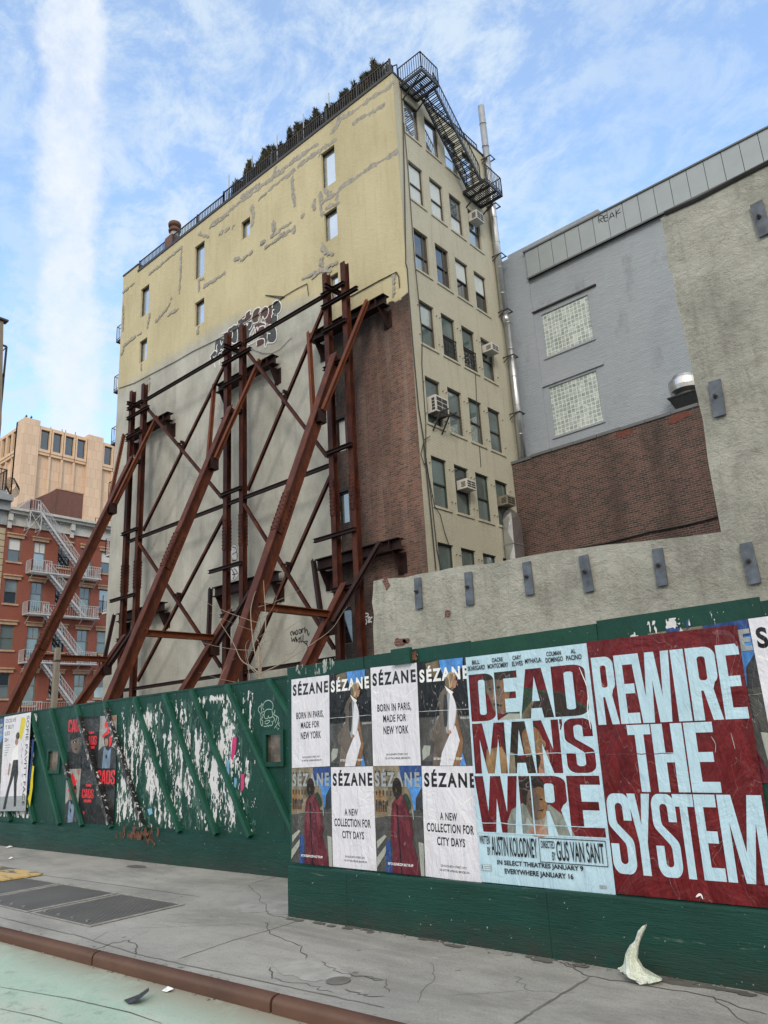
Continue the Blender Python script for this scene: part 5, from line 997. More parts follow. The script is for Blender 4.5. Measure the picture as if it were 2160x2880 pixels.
BIG = {
 'D': ([[(0,0),(.6,0)]+arc(.6,.14,.4,.14,-90,0)+arc(.6,.86,.4,.14,0,90)+[(0,1)]], [rr_(.37,.64,.13,.87,.1,.04)]),
 'E': ([[(0,0),(1,0),(1,.15),(.4,.15),(.4,.43),(.9,.43),(.9,.57),(.4,.57),(.4,.85),(1,.85),(1,1),(0,1)]], []),
 'A': ([[(0,0),(.3,0),(.345,.2),(.655,.2),(.7,0),(1,0),(.74,1),(.26,1)]], [[(.38,.34),(.62,.34),(.5,.84)]]),
 'M': ([[(0,0),(.21,0),(.21,.68),(.4,0),(.6,0),(.79,.68),(.79,0),(1,0),(1,1),(.68,1),(.5,.34),(.32,1),(0,1)]], []),
 'N': ([[(0,0),(.29,0),(.29,.56),(.66,0),(1,0),(1,1),(.71,1),(.71,.44),(.34,1),(0,1)]], []),
 'S': ([Sshape()], []),
 'W': ([[(.13,0),(.43,0),(.5,.6),(.57,0),(.87,0),(1,1),(.79,1),(.715,.36),(.62,1),(.38,1),(.285,.36),(.21,1),(0,1)]], []),
 'I': ([[(0,0),(1,0),(1,1),(0,1)]], []),
 'R': ([[(0,0),(.37,0),(.37,.40),(.46,.40),(.66,0),(1,0),(.8,.42)]+arc(.66,.6,.34,.12,-50,0)+arc(.62,.87,.38,.13,0,90)+[(0,1)]], [rr_(.37,.65,.54,.87,.1,.04)]),
 'T': ([[(.31,0),(.69,0),(.69,.85),(1,.85),(1,1),(0,1),(0,.85),(.31,.85)]], []),
 'H': ([[(0,0),(.37,0),(.37,.43),(.63,.43),(.63,0),(1,0),(1,1),(.63,1),(.63,.57),(.37,.57),(.37,1),(0,1)]], []),
 'Y': ([[(.32,0),(.68,0),(.68,.4),(1,1),(.64,1),(.5,.62),(.36,1),(0,1),(.32,.4)]], []),
 'C': ([[(1,.62)]+arc(.6,.86,.4,.14,0,90)+arc(.4,.86,.4,.14,90,180)+arc(.4,.14,.4,.14,180,270)+arc(.6,.14,.4,.14,270,360)+[(1,.38),(.63,.38),(.63,.18)]+arc(.5,.18,.13,.04,0,-180)+[(.37,.82)]+arc(.5,.82,.13,.04,180,0)+[(.63,.62)]], []),
 'O': ([rr_(0,1,0,1,.4,.14)], [rr_(.37,.63,.13,.87,.1,.04)]),
 "'": ([[(0,0),(.5,.1),(1,.5),(1,1),(.1,1),(.1,.55),(.4,.55)]], [])}
class Poster:
    def __init__(s, q, Y, base, off=.004):
        s.q = [(p[0], p[2]) for p in q]; s.Y = Y-off; s.mb = MB(); s.m = []; s.z = 0
        s.rect(base, 0, 0, 1, 1)
    def f(s, u, v):
        a, b, c, d = s.q; L = lambda i: (a[i]*(1-u)+b[i]*u)*(1-v)+(d[i]*(1-u)+c[i]*u)*v
        return (L(0), s.Y-s.z, L(1))
    def use(s, m):
        if m not in s.m: s.m.append(m)
        s.mb.mat(s.m.index(m)); s.z += .00012
    def rect(s, m, u0, v0, u1, v1): s.use(m); s.mb.quad(s.f(u0,v0), s.f(u1,v0), s.f(u1,v1), s.f(u0,v1)); return s
    def poly(s, m, pts, sm=0):
        s.use(m); P = spline(pts, sm, True) if sm else pts; s.mb.fill([[s.f(*p) for p in P]]); return s
    def ell(s, m, cu, cv, ru, rv, n=18): return s.poly(m, [(cu+ru*math.cos(6.2832*i/n), cv+rv*math.sin(6.2832*i/n)) for i in range(n)])
    def text(s, m, t, u0, v0, u1, v1, bold=.012, sp=1.0):
        V, F = textmesh(t, bold+.014, sp); s.use(m); s.mb.add([s.f(u0+(u1-u0)*x, v0+(v1-v0)*y) for x, y in V], F); return s
    def vtext(s, m, t, u0, v0, u1, v1, bold=.0):
        V, F = textmesh(t, bold); s.use(m); s.mb.add([s.f(u1-(u1-u0)*y, v0+(v1-v0)*x) for x, y in V], F); return s
    def loops(s, ch, u0, v0, u1, v1):
        o, h = BIG[ch]; g = lambda P: [s.f(u0+(u1-u0)*x, v1-(v1-v0)*y) for x, y in P]
        return [g(P) for P in o], [g(P) for P in h]
    def big(s, m, ch, u0, v0, u1, v1):
        s.use(m); o, h = s.loops(ch, u0, v0, u1, v1); s.mb.fill(o+h); return s
    def stencil(s, m, u0, v0, u1, v1, letters):
        s.use(m); outs = []; hs = []
        for l in letters: o, h = s.loops(*l); outs += o; hs += h
        s.mb.fill([[s.f(u0,v0), s.f(u1,v0), s.f(u1,v1), s.f(u0,v1)]]+outs)
        for h in hs: s.mb.fill([h])
        return s
    def fold(s, v, m='p_white', u0=0., u1=1.):
        P = [(u0+(u1-u0)*i/14, v+random.uniform(-.0025, .0025)) for i in range(15)]; s.use(m); ribbon(s.mb, P, .0032, s.f); return s
    def tear(s, m, pts, w_=.006): s.use(m); ribbon(s.mb, spline(pts, 3), w_, s.f); return s
    def out(s, label, cat='poster', group='posters pasted on the hoardings', name='poster'): return solo(name, s.mb, s.m, label, cat, group)
def quadpx(F, pts, Y): return [onY(F(*p), Y) for p in pts]
# fashion posters
FP = [[(58,330),(372,291),(379,1051),(62,1067)], [(375,286),(713,238),(736,1050),(381,1055)], [(716,232),(1101,189),(1137,1045),(739,1050)], [(1105,188),(1540,140),(1592,1048),(1140,1046)],
      [(62,1070),(384,1055),(402,1888),(60,1850)], [(387,1060),(739,1052),(771,1925),(404,1888)], [(742,1052),(1139,1048),(1172,1968),(775,1925)], [(1142,1050),(1603,1050),(1648,2028),(1175,1968)]]
def title(p, m, u0=.04, u1=.97, v0=.03, v1=.195): p.text(m, 'SÉZANE', u0, v0, u1, v1, .026, 1.3)
def white_poster(q, lines, off=.004, Y=YN-.002):
    p = Poster(q, Y, 'p_lilac', off); title(p, 'p_ink')
    for t, u0, v0, u1, v1 in lines: p.text('p_ink', t, u0, v0, u1, v1, .014, 1.1)
    p.text('p_ink', '254 ELIZABETH STREET, NYC', .29, .88, .75, .902, .004).text('p_ink', '155 WYTHE AVENUE, BROOKLYN', .27, .918, .79, .94, .004)
    p.fold(.5); p.tear('p_white', [(.02,.24),(.12,.27),(.2,.25),(.28,.3)], .012).tear('p_white', [(.75,.33),(.85,.29),(.98,.24)], .014).tear('p_white', [(.45,.72),(.47,.8),(.44,.9)], .01); return p
PARIS = [('BORN IN PARIS,', .13, .385, .85, .475), ('MADE FOR', .25, .495, .74, .572), ('NEW YORK', .25, .61, .78, .692)]
CITY = [('A NEW', .31, .42, .62, .49), ('COLLECTION FOR', .06, .52, .9, .6), ('CITY DAYS', .24, .64, .74, .715)]
def coat_poster(q, off=.004, Y=YN-.002):
    p = Poster(q, Y, 'p_black', off)
    p.rect('p_road', 0, .545, 1, 1).poly('p_olive', [(.16,.02),(.42,0),(.44,.1),(.34,.18),(.2,.1)]).poly('p_sky', [(.43,0),(.88,0),(.87,.09),(.53,.19),(.45,.08)]).poly('p_charcoal', [(.9,0),(1,0),(1,.3),(.92,.3)])
    p.rect('p_grey', .78, .555, 1, .575).poly('p_grey', [(.36,.535),(.43,.54),(.31,.66),(.25,.68)]).poly('p_pale', [(.03,.86),(.07,.81),(.2,.815),(.17,.9),(.04,.95)]).rect('p_charcoal', .0, .96, .22, 1)
    for i in range(14): u, v = random.uniform(.15, .95), random.uniform(.18, .5); p.rect('p_grey', u, v, u+.012, v+.02)
    title(p, 'p_white', .04, .97, .045, .205)
    p.poly('p_taupe', [(.54,.26),(.43,.32),(.36,.43),(.40,.46),(.39,.54),(.2,.67),(.19,.76),(.28,.78),(.22,1),(.40,1),(.5,.82),(.6,.6),(.63,.46),(.62,.30)])
    p.poly('p_lilac', [(.58,.70),(.41,.88),(.36,1),(.60,1),(.75,.82),(.75,.68),(.66,.62)]).poly('p_brown', [(.68,.42),(.73,.48),(.75,.62),(.81,.77),(.75,1),(.6,1),(.69,.86),(.75,.77),(.66,.58)])
    p.poly('p_tint', [(.57,.32),(.50,.66),(.6,.70),(.69,.6),(.72,.45),(.64,.33)], 4).poly('p_charcoal', [(.5,.34),(.47,.6),(.53,.63),(.56,.4)], 3).poly('p_lilac', [(.62,.33),(.56,.66),(.62,.69),(.68,.58),(.71,.45)], 4)
    p.poly('p_white', [(.52,.25),(.58,.28),(.68,.32),(.64,.35),(.56,.3)]).poly('p_blond', [(.58,.15),(.65,.125),(.72,.15),(.73,.19),(.69,.25),(.64,.28),(.56,.265),(.535,.21)], 4).poly('p_olive', [(.56,.17),(.6,.2),(.6,.275),(.555,.26),(.535,.21)], 3).poly('p_skin', [(.68,.165),(.735,.18),(.74,.205),(.765,.225),(.745,.235),(.75,.25),(.735,.255),(.73,.275),(.69,.285),(.66,.31),(.63,.29),(.655,.25),(.665,.2)]).poly('p_brown', [(.66,.26),(.69,.285),(.66,.31),(.63,.29)]).poly('p_tan', [(.62,.15),(.69,.15),(.665,.2),(.63,.24)], 3).ell('p_hair', .722, .205, .012, .005)
    p.ell('p_skin', .57, .69, .035, .018).poly('p_sky', [(.79,.88),(.84,1),(.73,1)]).text('p_white', '24/7 ON SEZANE.COM AND THE APP', .25, .925, .78, .948, .01).fold(.485); return p
def red_poster(q, off=.004, Y=YN-.002):
    p = Poster(q, Y, 'p_road', off)
    p.poly('p_navy', [(.5,0),(1,0),(1,.24),(.8,.3),(.6,.2)]).poly('p_sky', [(.62,.14),(1,.1),(1,.4),(.8,.42)]).poly('p_tan', [(0,0),(.55,0),(.58,.12),(.75,.22),(.82,.4),(.8,.44),(0,.5)]).poly('p_ochre', [(0,.24),(.16,.22),(.24,.3),(.24,.45),(0,.47)]).poly('p_olive', [(.3,.05),(.42,.04),(.45,.3),(.3,.34)])
    for i in range(22):
        u = .03+.078*(i % 6); v = .04+.095*(i//6)+.02*u; p.rect('p_charcoal', u, v, u+.028, v+.05)
    for i in range(5): p.rect('p_charcoal', .03+.05*i, .34, .06+.05*i, .44)
    p.poly('p_green', [(.58,.32),(.66,.26),(.74,.3),(.78,.38),(.72,.42),(.6,.42)], 4).poly('p_charcoal', [(.88,.3),(1,.2),(1,.42),(.86,.43)])
    p.poly('p_pale', [(.02,.72),(.2,.655),(.24,.67),(.03,.79)]).poly('p_pale', [(.01,.87),(.24,.74),(.2,.83),(.0,.97)]).poly('p_pale', [(.9,.70),(1,.71),(1,1),(.93,1)]).tear('p_pale', [(.8,.4),(.82,.5)], .02)
    title(p, 'p_tint', .03, .97, .025, .2)
    p.poly('p_burg', [(.46,.3),(.38,.36),(.35,.48),(.33,.68),(.36,.8),(.33,1),(.93,1),(.86,.84),(.77,.7),(.80,.64),(.77,.5),(.70,.38),(.6,.27),(.53,.31)]).poly('p_burg2', [(.64,.4),(.7,.44),(.74,.58),(.72,.66),(.66,.6)], 3).poly('p_burg2', [(.42,.4),(.47,.42),(.45,.7),(.4,.68)], 3).poly('p_black', [(.47,.36),(.5,.36),(.52,.7),(.55,1),(.52,1)]).poly('p_navy', [(.22,.72),(.32,.7),(.34,1),(.2,1)])
    p.poly('p_dskin', [(.44,.27),(.5,.36),(.58,.3),(.58,.22),(.45,.22)]).ell('p_dskin', .5, .21, .1, .1).poly('p_burg2', [(.46,.34),(.6,.265),(.63,.3),(.52,.385)]).poly('p_ochre', [(.475,.2),(.49,.24),(.475,.25)])
    p.text('p_white', '24/7 ON SEZANE.COM AND THE APP', .25, .905, .78, .93, .012).fold(.47, 'p_grey'); return p
Q = [quadpx(G2, q, YN-.006) for q in FP]
white_poster(Q[0], PARIS).out('white BORN IN PARIS poster at the upper left end of the near hoarding')
coat_poster(Q[1]).out('blonde walker poster in the upper row, between two white BORN IN PARIS posters')
white_poster(Q[2], PARIS).out('white BORN IN PARIS poster between two posters of a blonde walker')
coat_poster(Q[3]).out('blonde walker poster in the upper row, touching the pale blue film poster')
red_poster(Q[4], .0055).out('burgundy coat poster at the lower left end of the near hoarding')
white_poster(Q[5], CITY, .0045).out('white CITY DAYS poster between two burgundy coat posters')
red_poster(Q[6], .0055).out('burgundy coat poster between two white CITY DAYS posters')
white_poster(Q[7], CITY).out('white CITY DAYS poster touching the pale blue film poster')
# film poster and slogan poster
mq = quadpx(G3, [(28,247),(968,135),(1197,2092),(150,1990)], YN-.012)
p = Poster(mq, YN-.012, 'p_blue')
p.rect('p_red', 0.015, .082, .985, .307).rect('p_red', .015, .309, .985, .542).rect('p_red', .005, .545, .99, .792)
# row 1: two close faces and a dark shoulder seen through the letters
p.poly('p_face', [(.15,.09),(.37,.09),(.37,.16),(.335,.21),(.345,.25),(.30,.275),(.22,.26),(.19,.2),(.15,.16)], 5).poly('p_hair', [(.14,.08),(.4,.08),(.42,.17),(.36,.2),(.34,.13),(.24,.115),(.15,.12)]).poly('p_brown', [(.29,.13),(.37,.12),(.36,.2),(.33,.25),(.28,.27),(.3,.2)], 3).ell('p_hair', .27, .155, .018, .006).poly('p_hair', [(.215,.225),(.3,.235),(.28,.243),(.22,.235)]).ell('p_hair', .2, .16, .01, .005).poly('p_skin', [(.225,.16),(.24,.16),(.25,.205),(.215,.21)])
p.poly('p_green', [(.46,.16),(.6,.18),(.78,.2),(.96,.27),(.97,.307),(.25,.307),(.4,.24)]).poly('p_hair', [(.55,.19),(.75,.2),(.95,.28),(.9,.307),(.5,.307)]).poly('p_olive', [(.42,.3),(.55,.22),(.57,.21),(.5,.307)]).poly('p_pale', [(.26,.3),(.34,.275),(.45,.28),(.45,.307),(.25,.307)])
p.poly('p_hair', [(.31,.315),(.52,.315),(.56,.36),(.53,.4),(.4,.44),(.44,.54),(.3,.54),(.28,.42)], 4).poly('p_brown', [(.44,.36),(.54,.34),(.6,.4),(.58,.47),(.52,.5),(.45,.46)], 4).poly('p_ochre', [(.13,.43),(.26,.42),(.3,.47),(.28,.542),(.1,.542)]).poly('p_skin', [(.55,.45),(.63,.44),(.64,.542),(.54,.542)]).poly('p_tan', [(.3,.44),(.36,.45),(.36,.542),(.29,.542)]).poly('p_hair', [(.42,.48),(.56,.46),(.54,.52),(.48,.542),(.42,.542)], 3)
for u in (.485, .575): p.ell('p_tan', u, .415, .042, .022).ell('p_brown', u, .415, .036, .018)
p.poly('p_shirt', [(.26,.74),(.3,.69),(.4,.66),(.5,.68),(.6,.665),(.7,.71),(.77,.792),(.25,.792)]).poly('p_face', [(.41,.6),(.56,.595),(.585,.66),(.55,.72),(.46,.725),(.42,.67)], 4).poly('p_hair', [(.39,.65),(.385,.57),(.45,.55),(.54,.555),(.585,.6),(.55,.605),(.47,.6),(.43,.63),(.42,.67)], 3).poly('p_brown', [(.5,.6),(.57,.6),(.585,.66),(.55,.72),(.5,.72),(.53,.66)], 3).ell('p_hair', .46, .645, .014, .004).ell('p_hair', .54, .645, .014, .004).poly('p_hair', [(.5,.69),(.56,.685),(.54,.695)]).poly('p_skin', [(.46,.75),(.54,.74),(.56,.792),(.43,.792)], 3).poly('p_pale', [(.42,.72),(.47,.76),(.4,.75)]).poly('p_pale', [(.58,.71),(.6,.75),(.52,.77)])
p.stencil('p_blue', 0, .08, 1, .308, [('D', .018, .085, .235, .303), ('E', .245, .085, .435, .303), ('A', .442, .085, .703, .303), ('D', .712, .085, .965, .303)])
p.stencil('p_blue', 0, .3085, 1, .5435, [('M', .018, .313, .296, .537), ('A', .303, .313, .523, .537), ('N', .531, .313, .728, .537), ("'", .734, .313, .757, .36), ('S', .765, .313, .972, .537)])
p.stencil('p_blue', 0, .5437, 1, .793, [('W', .006, .548, .365, .788), ('I', .375, .548, .465, .788), ('R', .475, .548, .735, .788), ('E', .745, .548, .982, .788)])
for a, b, u0, u1 in (('BILL','SKARSGARD',.015,.17), ('DACRE','MONTGOMERY',.195,.375), ('CARY','ELWES',.405,.495), ('COLMAN','DOMINGO',.68,.815), ('AL','PACINO',.84,.955)):
    w_ = (u1-u0)*min(1, len(a)/len(b)); c = (u0+u1)/2; p.text('p_ink', a, c-w_/2, .018, c+w_/2, .038, .008).text('p_ink', b, u0, .044, u1, .066, .008)
p.text('p_ink', "MYHA'LA", .515, .038, .645, .06, .008)
p.text('p_ink', 'WRITTEN', .012, .805, .10, .84, 0).text('p_ink', 'BY', .075, .852, .10, .885, 0).text('p_ink', 'AUSTIN KOLODNEY', .11, .805, .475, .885, 0).text('p_ink', 'DIRECTED', .508, .812, .61, .842, 0).text('p_ink', 'BY', .585, .855, .61, .888, 0).text('p_ink', 'GUS VAN SANT', .62, .81, .955, .888, 0)
for r_ in ((.492,.800,.975,.803), (.492,.896,.975,.899), (.492,.803,.496,.896), (.971,.803,.975,.896)): p.rect('p_ink', *r_)
p.text('p_ink', 'IN SELECT THEATRES JANUARY 9', .15, .902, .80, .927, .012).text('p_ink', 'EVERYWHERE JANUARY 16', .205, .935, .725, .962, .012)
p.rect('p_tint', .012, .925, .095, .951).rect('p_blue', .014, .927, .093, .949).text('p_ink', 'R', .018, .930, .032, .946, .01).rect('p_tint', .04, .931, .09, .936).rect('p_tint', .04, .940, .09, .944).rect('p_tint', .90, .968, .945, .98)
p.fold(.455, 'p_blue', .3, 1).fold(.75, 'p_blue').tear('p_white', [(.93,.1),(.975,.2),(.955,.28),(.965,.36)], .006)
p.out('pale blue film poster with three lines of huge dark red block letters')
rq = quadpx(G4, [(23,302),(1040,186),(1345,2108),(225,2002)], YN-.014)
p = Poster(rq, YN-.014, 'p_red')
for l, u0, u1 in (('R',.018,.172), ('E',.182,.318), ('W',.30,.558), ('I',.568,.652), ('R',.664,.842), ('E',.852,.988)): p.big('p_blue', l, u0, .07, u1, .35)
for l, u0, u1 in (('T',.215,.37), ('H',.378,.578), ('E',.588,.765)): p.big('p_blue', l, u0, .356, u1, .615)
for l, u0, u1 in (('S',.008,.17), ('Y',.155,.308), ('S',.312,.466), ('T',.455,.582), ('E',.588,.718), ('M',.728,.985)): p.big('p_blue', l, u0, .622, u1, .925)
p.fold(.47, 'p_burg2', .02, .5).tear('p_pale', [(.75,.41),(.77,.44),(.76,.47)], .004).tear('p_pale', [(.87,.4),(.88,.46)], .004).tear('p_white', [(.52,.985),(.55,.975),(.56,.99)], .008).tear('p_burg2', [(.85,.02),(.95,.03),(.985,.08)], .02)
p.out('dark red poster with huge pale blue words REWIRE THE SYSTEM')
a, b = rq[1], rq[2]; dx = b.x-a.x
eq = [Vector((a.x-.62, 0, a.z+.02)), Vector((a.x+.09, 0, a.z+.03)), Vector((a.x+.09, 0, a.z-1.0)), Vector((a.x-.62, 0, a.z-1.0))]
red_poster(eq, .001, YN-.001).out('mostly hidden poster, a strip of its blue sky showing right of the dark red one')
white_poster([Vector((a.x+.075, 0, a.z+.03)), Vector((a.x+.78, 0, a.z+.03)), Vector((a.x+.78, 0, a.z-1.0)), Vector((a.x+.075, 0, a.z-1.0))], PARIS, .006, YN-.003).out('white poster cut by the right picture edge, showing one large black S')
red_poster([Vector((a.x+.12, 0, a.z-1.01)), Vector((a.x+.78, 0, a.z-1.01)), Vector((a.x+.78, 0, a.z-1.95)), Vector((a.x+.12, 0, a.z-1.95))], .001, YN-.001).out('poster in the lower row right of the dark red slogan poster')
# far hoarding: black music posters, white skincare poster
def caos_face(q, lit, off=.012):
    p = Poster(q, YF, 'p_black', off); p.rect('p_charcoal', 0, .3, 1, .98)
    p.poly('p_face' if lit else 'p_charcoal', [(.2,.34),(.8,.33),(.9,.5),(.82,.62),(.6,.72),(.36,.66),(.24,.5)], 4).poly('p_black', [(.15,.32),(.85,.3),(.9,.38),(.5,.42),(.2,.44)], 3).ell('p_black', .5, .48, .16, .028).ell('p_white', .48, .485, .03, .01).poly('p_black', [(0,.66),(.4,.68),(.7,.72),(1,.66),(1,1),(0,1)]).poly('p_black', [(.4,.62),(.7,.6),(.66,.645)])
    for i, l in enumerate('CAOS'): p.big('p_scarlet', l, .02+.245*i, .03, .25+.245*i, .285)
    return p
def caos_text(q, off=.010):
    p = Poster(q, YF, 'p_black', off); p.rect('p_charcoal', .05, .04, .98, .3); p.rect('p_scarlet', .38, .29, .68, .335)
    for i, l in enumerate('CAOS'): p.big('p_scarlet', l, .17+.175*i, .38, .335+.175*i, .55)
    p.rect('p_scarlet', .3, .575, .75, .625).rect('p_charcoal', .48, .575, .52, .625).poly('p_scarlet', [(.3,.79),(.42,.8),(.36,.86)]); return p
def caos_red(q, off=.012):
    p = Poster(q, YF, 'p_grey', off); p.poly('p_charcoal', [(0,.66),(.25,.58),(.8,.6),(1,.66),(1,1),(0,1)]).poly('p_denim', [(.3,.6),(.72,.62),(.66,1),(.24,1)]).poly('p_dskin', [(.3,.4),(.75,.38),(.8,.52),(.6,.66),(.4,.62)], 4).poly('p_skin', [(.34,.46),(.5,.43),(.52,.56),(.4,.58)], 3).poly('p_hair', [(.25,.42),(.4,.32),(.7,.3),(.8,.42),(.5,.44)], 3).poly('p_skin', [(.7,.02),(.98,.02),(.9,.12),(.74,.1)], 3)
    p.poly('p_scarlet', [(.3,.14),(.44,.08),(.56,.14),(.66,.22),(.74,.2),(.76,.26),(.6,.34),(.4,.38),(.2,.42),(.2,.37),(.42,.3),(.46,.24),(.3,.22)], 4).poly('p_scarlet', [(.6,.42),(.76,.4),(.74,.52),(.6,.6)], 3).ell('p_black', .46, .78, .05, .04); return p
C0 = [(82,132),(345,110),(318,1050),(58,1062)], [(345,110),(664,92),(614,1047),(318,1050)], [(664,92),(966,74),(952,1046),(614,1047)], [(45,1064),(316,1052),(232,2030),(8,2042)], [(316,1052),(604,1050),(560,2060),(232,2030)], [(604,1050),(946,1050),(905,2080),(560,2060)]
CQ = [quadpx(CP, q, YF-.012) for q in C0]
caos_face(CQ[0], True).out('black poster of a dim grey face under red letters CAOS, upper left of its block')
caos_text(CQ[1]).out('black poster with small red word CAOS in the upper row of the music posters')
caos_red(CQ[2]).out('poster of a blue shirted person under red scrawl, upper row beside torn paper')
caos_red(CQ[3]).out('poster of a blue shirted person under red scrawl, lower left of its block')
caos_text(CQ[4]).out('black poster with small red word CAOS in the lower row of the music posters')
caos_face(CQ[5], False).out('black poster of a dim grey face under red letters CAOS, lower row beside torn paper')
for a, b, t0, t1 in ((-13.19,-11.82,.10,.98), (-12.22,-10.86,.06,.98), (-14.15,-12.76,.5,.62)):
    A, B = Vector((a, YF-.035, 2.395)), Vector((b, YF-.035, .44)); mesh('pasted_paper', MB().bar(A+(B-A)*t0, A+(B-A)*t1, .075, .085, (0, 1, 0)), 'crinkled_black', fh)
wq = quadpx(LP, [(62,178),(428,112),(352,1466),(-10,1472)], YF-.09)
p = Poster(wq, YF-.09, 'p_lilac', .002); p.rect('p_tint', 0, .85, 1, 1)
for t, v, u1 in (('ESOLVE',.03,.46), ('T BUY',.10,.40), ('LES',.165,.25), ('SH',.235,.2)): p.text('p_ink', t, .06, v, u1, v+.042, -.008)
for i in range(5): p.rect('p_grey', .08, .31+.026*i, .3-.03*i, .317+.026*i)
p.poly('p_yellow', [(.66,.04),(.78,.05),(.82,.1),(.76,.2),(.7,.27),(.62,.25),(.6,.2),(.64,.12)], 4).ell('p_hair', .56, .23, .07, .04).ell('p_skin', .53, .29, .06, .035).poly('p_white', [(.42,.36),(.6,.33),(.64,.5),(.44,.5),(.3,.54),(.36,.44)]).poly('p_skin', [(.3,.5),(.36,.52),(.3,.64),(.25,.62)])
p.poly('p_ink', [(.44,.48),(.62,.48),(.66,.62),(.62,.72),(.64,.95),(.56,.96),(.5,.64),(.36,.78),(.24,.98),(.14,.98),(.22,.84),(.36,.66)])
p.vtext('p_ink', 'SOFIE PAVITT FACE', .86, .03, .95, .95, .004)
for i, (u, v) in enumerate(((.7,.31), (.75,.36), (.72,.43), (.76,.5), (.8,.63), (.8,.72), (.84,.82), (.84,.9))): p.rect('p_grey', u, v, u+.02, v+.03)
p.out('white poster of a figure in black trousers with words SOFIE PAVITT FACE')
red_poster(quadpx(LP, [(-380,262),(62,195),(-10,1472),(-420,1480)], YF-.088), .0, YF-.088).out('poster with blue sky and white letters at the far left edge of the picture')
def tornmesh(field, u0, u1, v0, v1, du, dv, Y): 
    mb = MB()
    for q in contour(field, u0, u1, v0, v1, du, dv): mb.add([(u, Y, v) for u, v in q], [list(range(len(q)))])
    return mb
def blobfield(bl, F, Y, sd, th, strk=(20, 4.5), amp=1.):
    B = []
    for (x, y, rx, ry, am) in bl: c = onY(F(x, y), Y); e = onY(F(x+rx, y), Y); g = onY(F(x, y-ry), Y); B.append((c.x, c.z, abs(e.x-c.x), abs(g.z-c.z), am*amp))
    def f(U, V):
        S = U-.35*V*0; n = (fbm(S*strk[0]+fbm(U*6, V*6, sd+9)*1.2, V*strk[1], sd, 5)-.5)*2.1+(fbm(U*75, V*22, sd+5, 4)-.5)*1.5; t = 0
        for cx_, cz, rx, rz, am in B: t = t+am*np.exp(-(((U-cx_)/rx)**2+((V-cz)/rz)**2))
        return n+t-th
    return f
TB = [(760,320,50,70,.35),(720,520,60,200,.14),(700,700,60,120,.3),(760,780,50,60,.3),(860,230,50,40,.3),(880,260,40,80,.1),(860,400,60,200,.2),(950,350,25,25,.5),(1010,430,60,90,.4),(1060,620,70,110,.42),(880,640,60,170,.25),(960,760,60,80,.2),(1050,180,40,110,.22),(1130,420,40,140,.4),(1210,130,80,20,.5),(1300,260,36,190,.45),(1270,420,50,170,.22),(1225,620,36,140,.36),(1300,760,40,120,.4),(1380,560,60,200,.12),(1400,180,30,100,.06),(1420,480,30,300,.12),(900,150,60,40,.05),(1120,760,40,80,.2),(1180,560,140,320,.12),(780,500,110,300,.12)]
tf = blobfield(TB, G1, YF, 41, .60, (20, 4.5), 1.5)
lo, hi = onY(G1(655, 870), YF-.01), onY(G1(1450, 60), YF-.01)
tp_ = thing('torn_paper', 'shreds of torn white poster paper stuck to the green boards between battens', 'torn paper', (-10, YF, 1))
mesh('paper_shred', tornmesh(tf, lo.x, hi.x, .47, 2.3, .0085, .011, YF-.004), 'torn_paper', tp_); prop(tp_.children[-1], kind='stuff')
rf = blobfield(TB, G1, YF, 63, .40, (17, 5), 1.3)
mesh('paper_residue', tornmesh(rf, lo.x, hi.x, .47, 2.3, .014, .016, YF-.002), 'paper_film', tp_); prop(tp_.children[-1], kind='stuff')
mb = MB()
for l in ([(1325,350),(1348,350),(1345,420),(1325,485),(1315,470)], [(1372,560),(1392,560),(1390,640),(1372,665)]):
    mb.fill([[(q.x, YF-.0055, q.z) for q in (onY(G1(*p), YF) for p in l)]])
M('pink_paper', (.50, .03, .16), .6, .2, 9); mesh('pink_scrap', mb, 'pink_paper', tp_); mb = MB()
for l in ([(840,760),(865,755),(870,785),(850,795)], [(1290,480),(1308,480),(1306,560),(1292,570)], [(1335,580),(1350,585),(1345,640),(1333,630)]): mb.fill([[(q.x, YF-.0057, q.z) for q in (onY(G1(*p), YF) for p in l)]])
M('blue_paper', (.16, .36, .55), .6, .2, 9); mesh('blue_scrap', mb, 'blue_paper', tp_)
t = thing('torn_paper', 'ragged strips of white and yellow paper hanging beside the white skincare poster', 'torn paper', (-14.5, YF, 1))
sf = blobfield([(440,220,40,40,.5),(490,650,16,150,.3),(470,1000,24,200,.3),(200,1490,160,40,.35),(380,1500,30,80,.5),(60,1510,70,30,.3),(460,460,14,130,.2)], LP, YF, 77, .32)
a, b = onY(LP(0, 1600), YF), onY(LP(520, 110), YF); mesh('paper_shred', tornmesh(sf, a.x, b.x, .5, 2.38, .014, .018, YF-.005), 'torn_paper', t)
mb = MB(); mb.fill([[(q.x, YF-.062, q.z) for q in (onY(LP(*p), YF-.06) for p in [(445,845),(470,850),(455,1000),(450,1150),(430,1280),(410,1420),(365,1420),(375,1330),(405,1230),(420,1050)])]]); mesh('yellow_scrap', mb, 'p_yellow', t)
mb = MB(); mb.fill([[(q.x, YF-.06, q.z) for q in (onY(LP(*p), YF-.058) for p in [(440,480),(470,490),(450,700),(425,960),(395,1180),(365,1200),(390,1000),(425,760)])]]); mesh('blue_scrap', mb, 'p_navy', t)
t = thing('torn_paper', 'white and blue shreds of paper above the dark red slogan poster', 'torn paper', onY(G4(600, 200), YN))
nf = blobfield([(345,240,26,36,.5),(310,250,20,20,.3),(575,170,24,40,.6),(640,190,40,26,.4),(705,160,14,40,.4),(840,105,10,8,.5),(915,98,8,10,.5),(960,95,6,16,.4)], G4, YN-.01, 5, .30, (14, 8)); a, b = onY(G4(280, 275), YN), onY(G4(985, 85), YN)
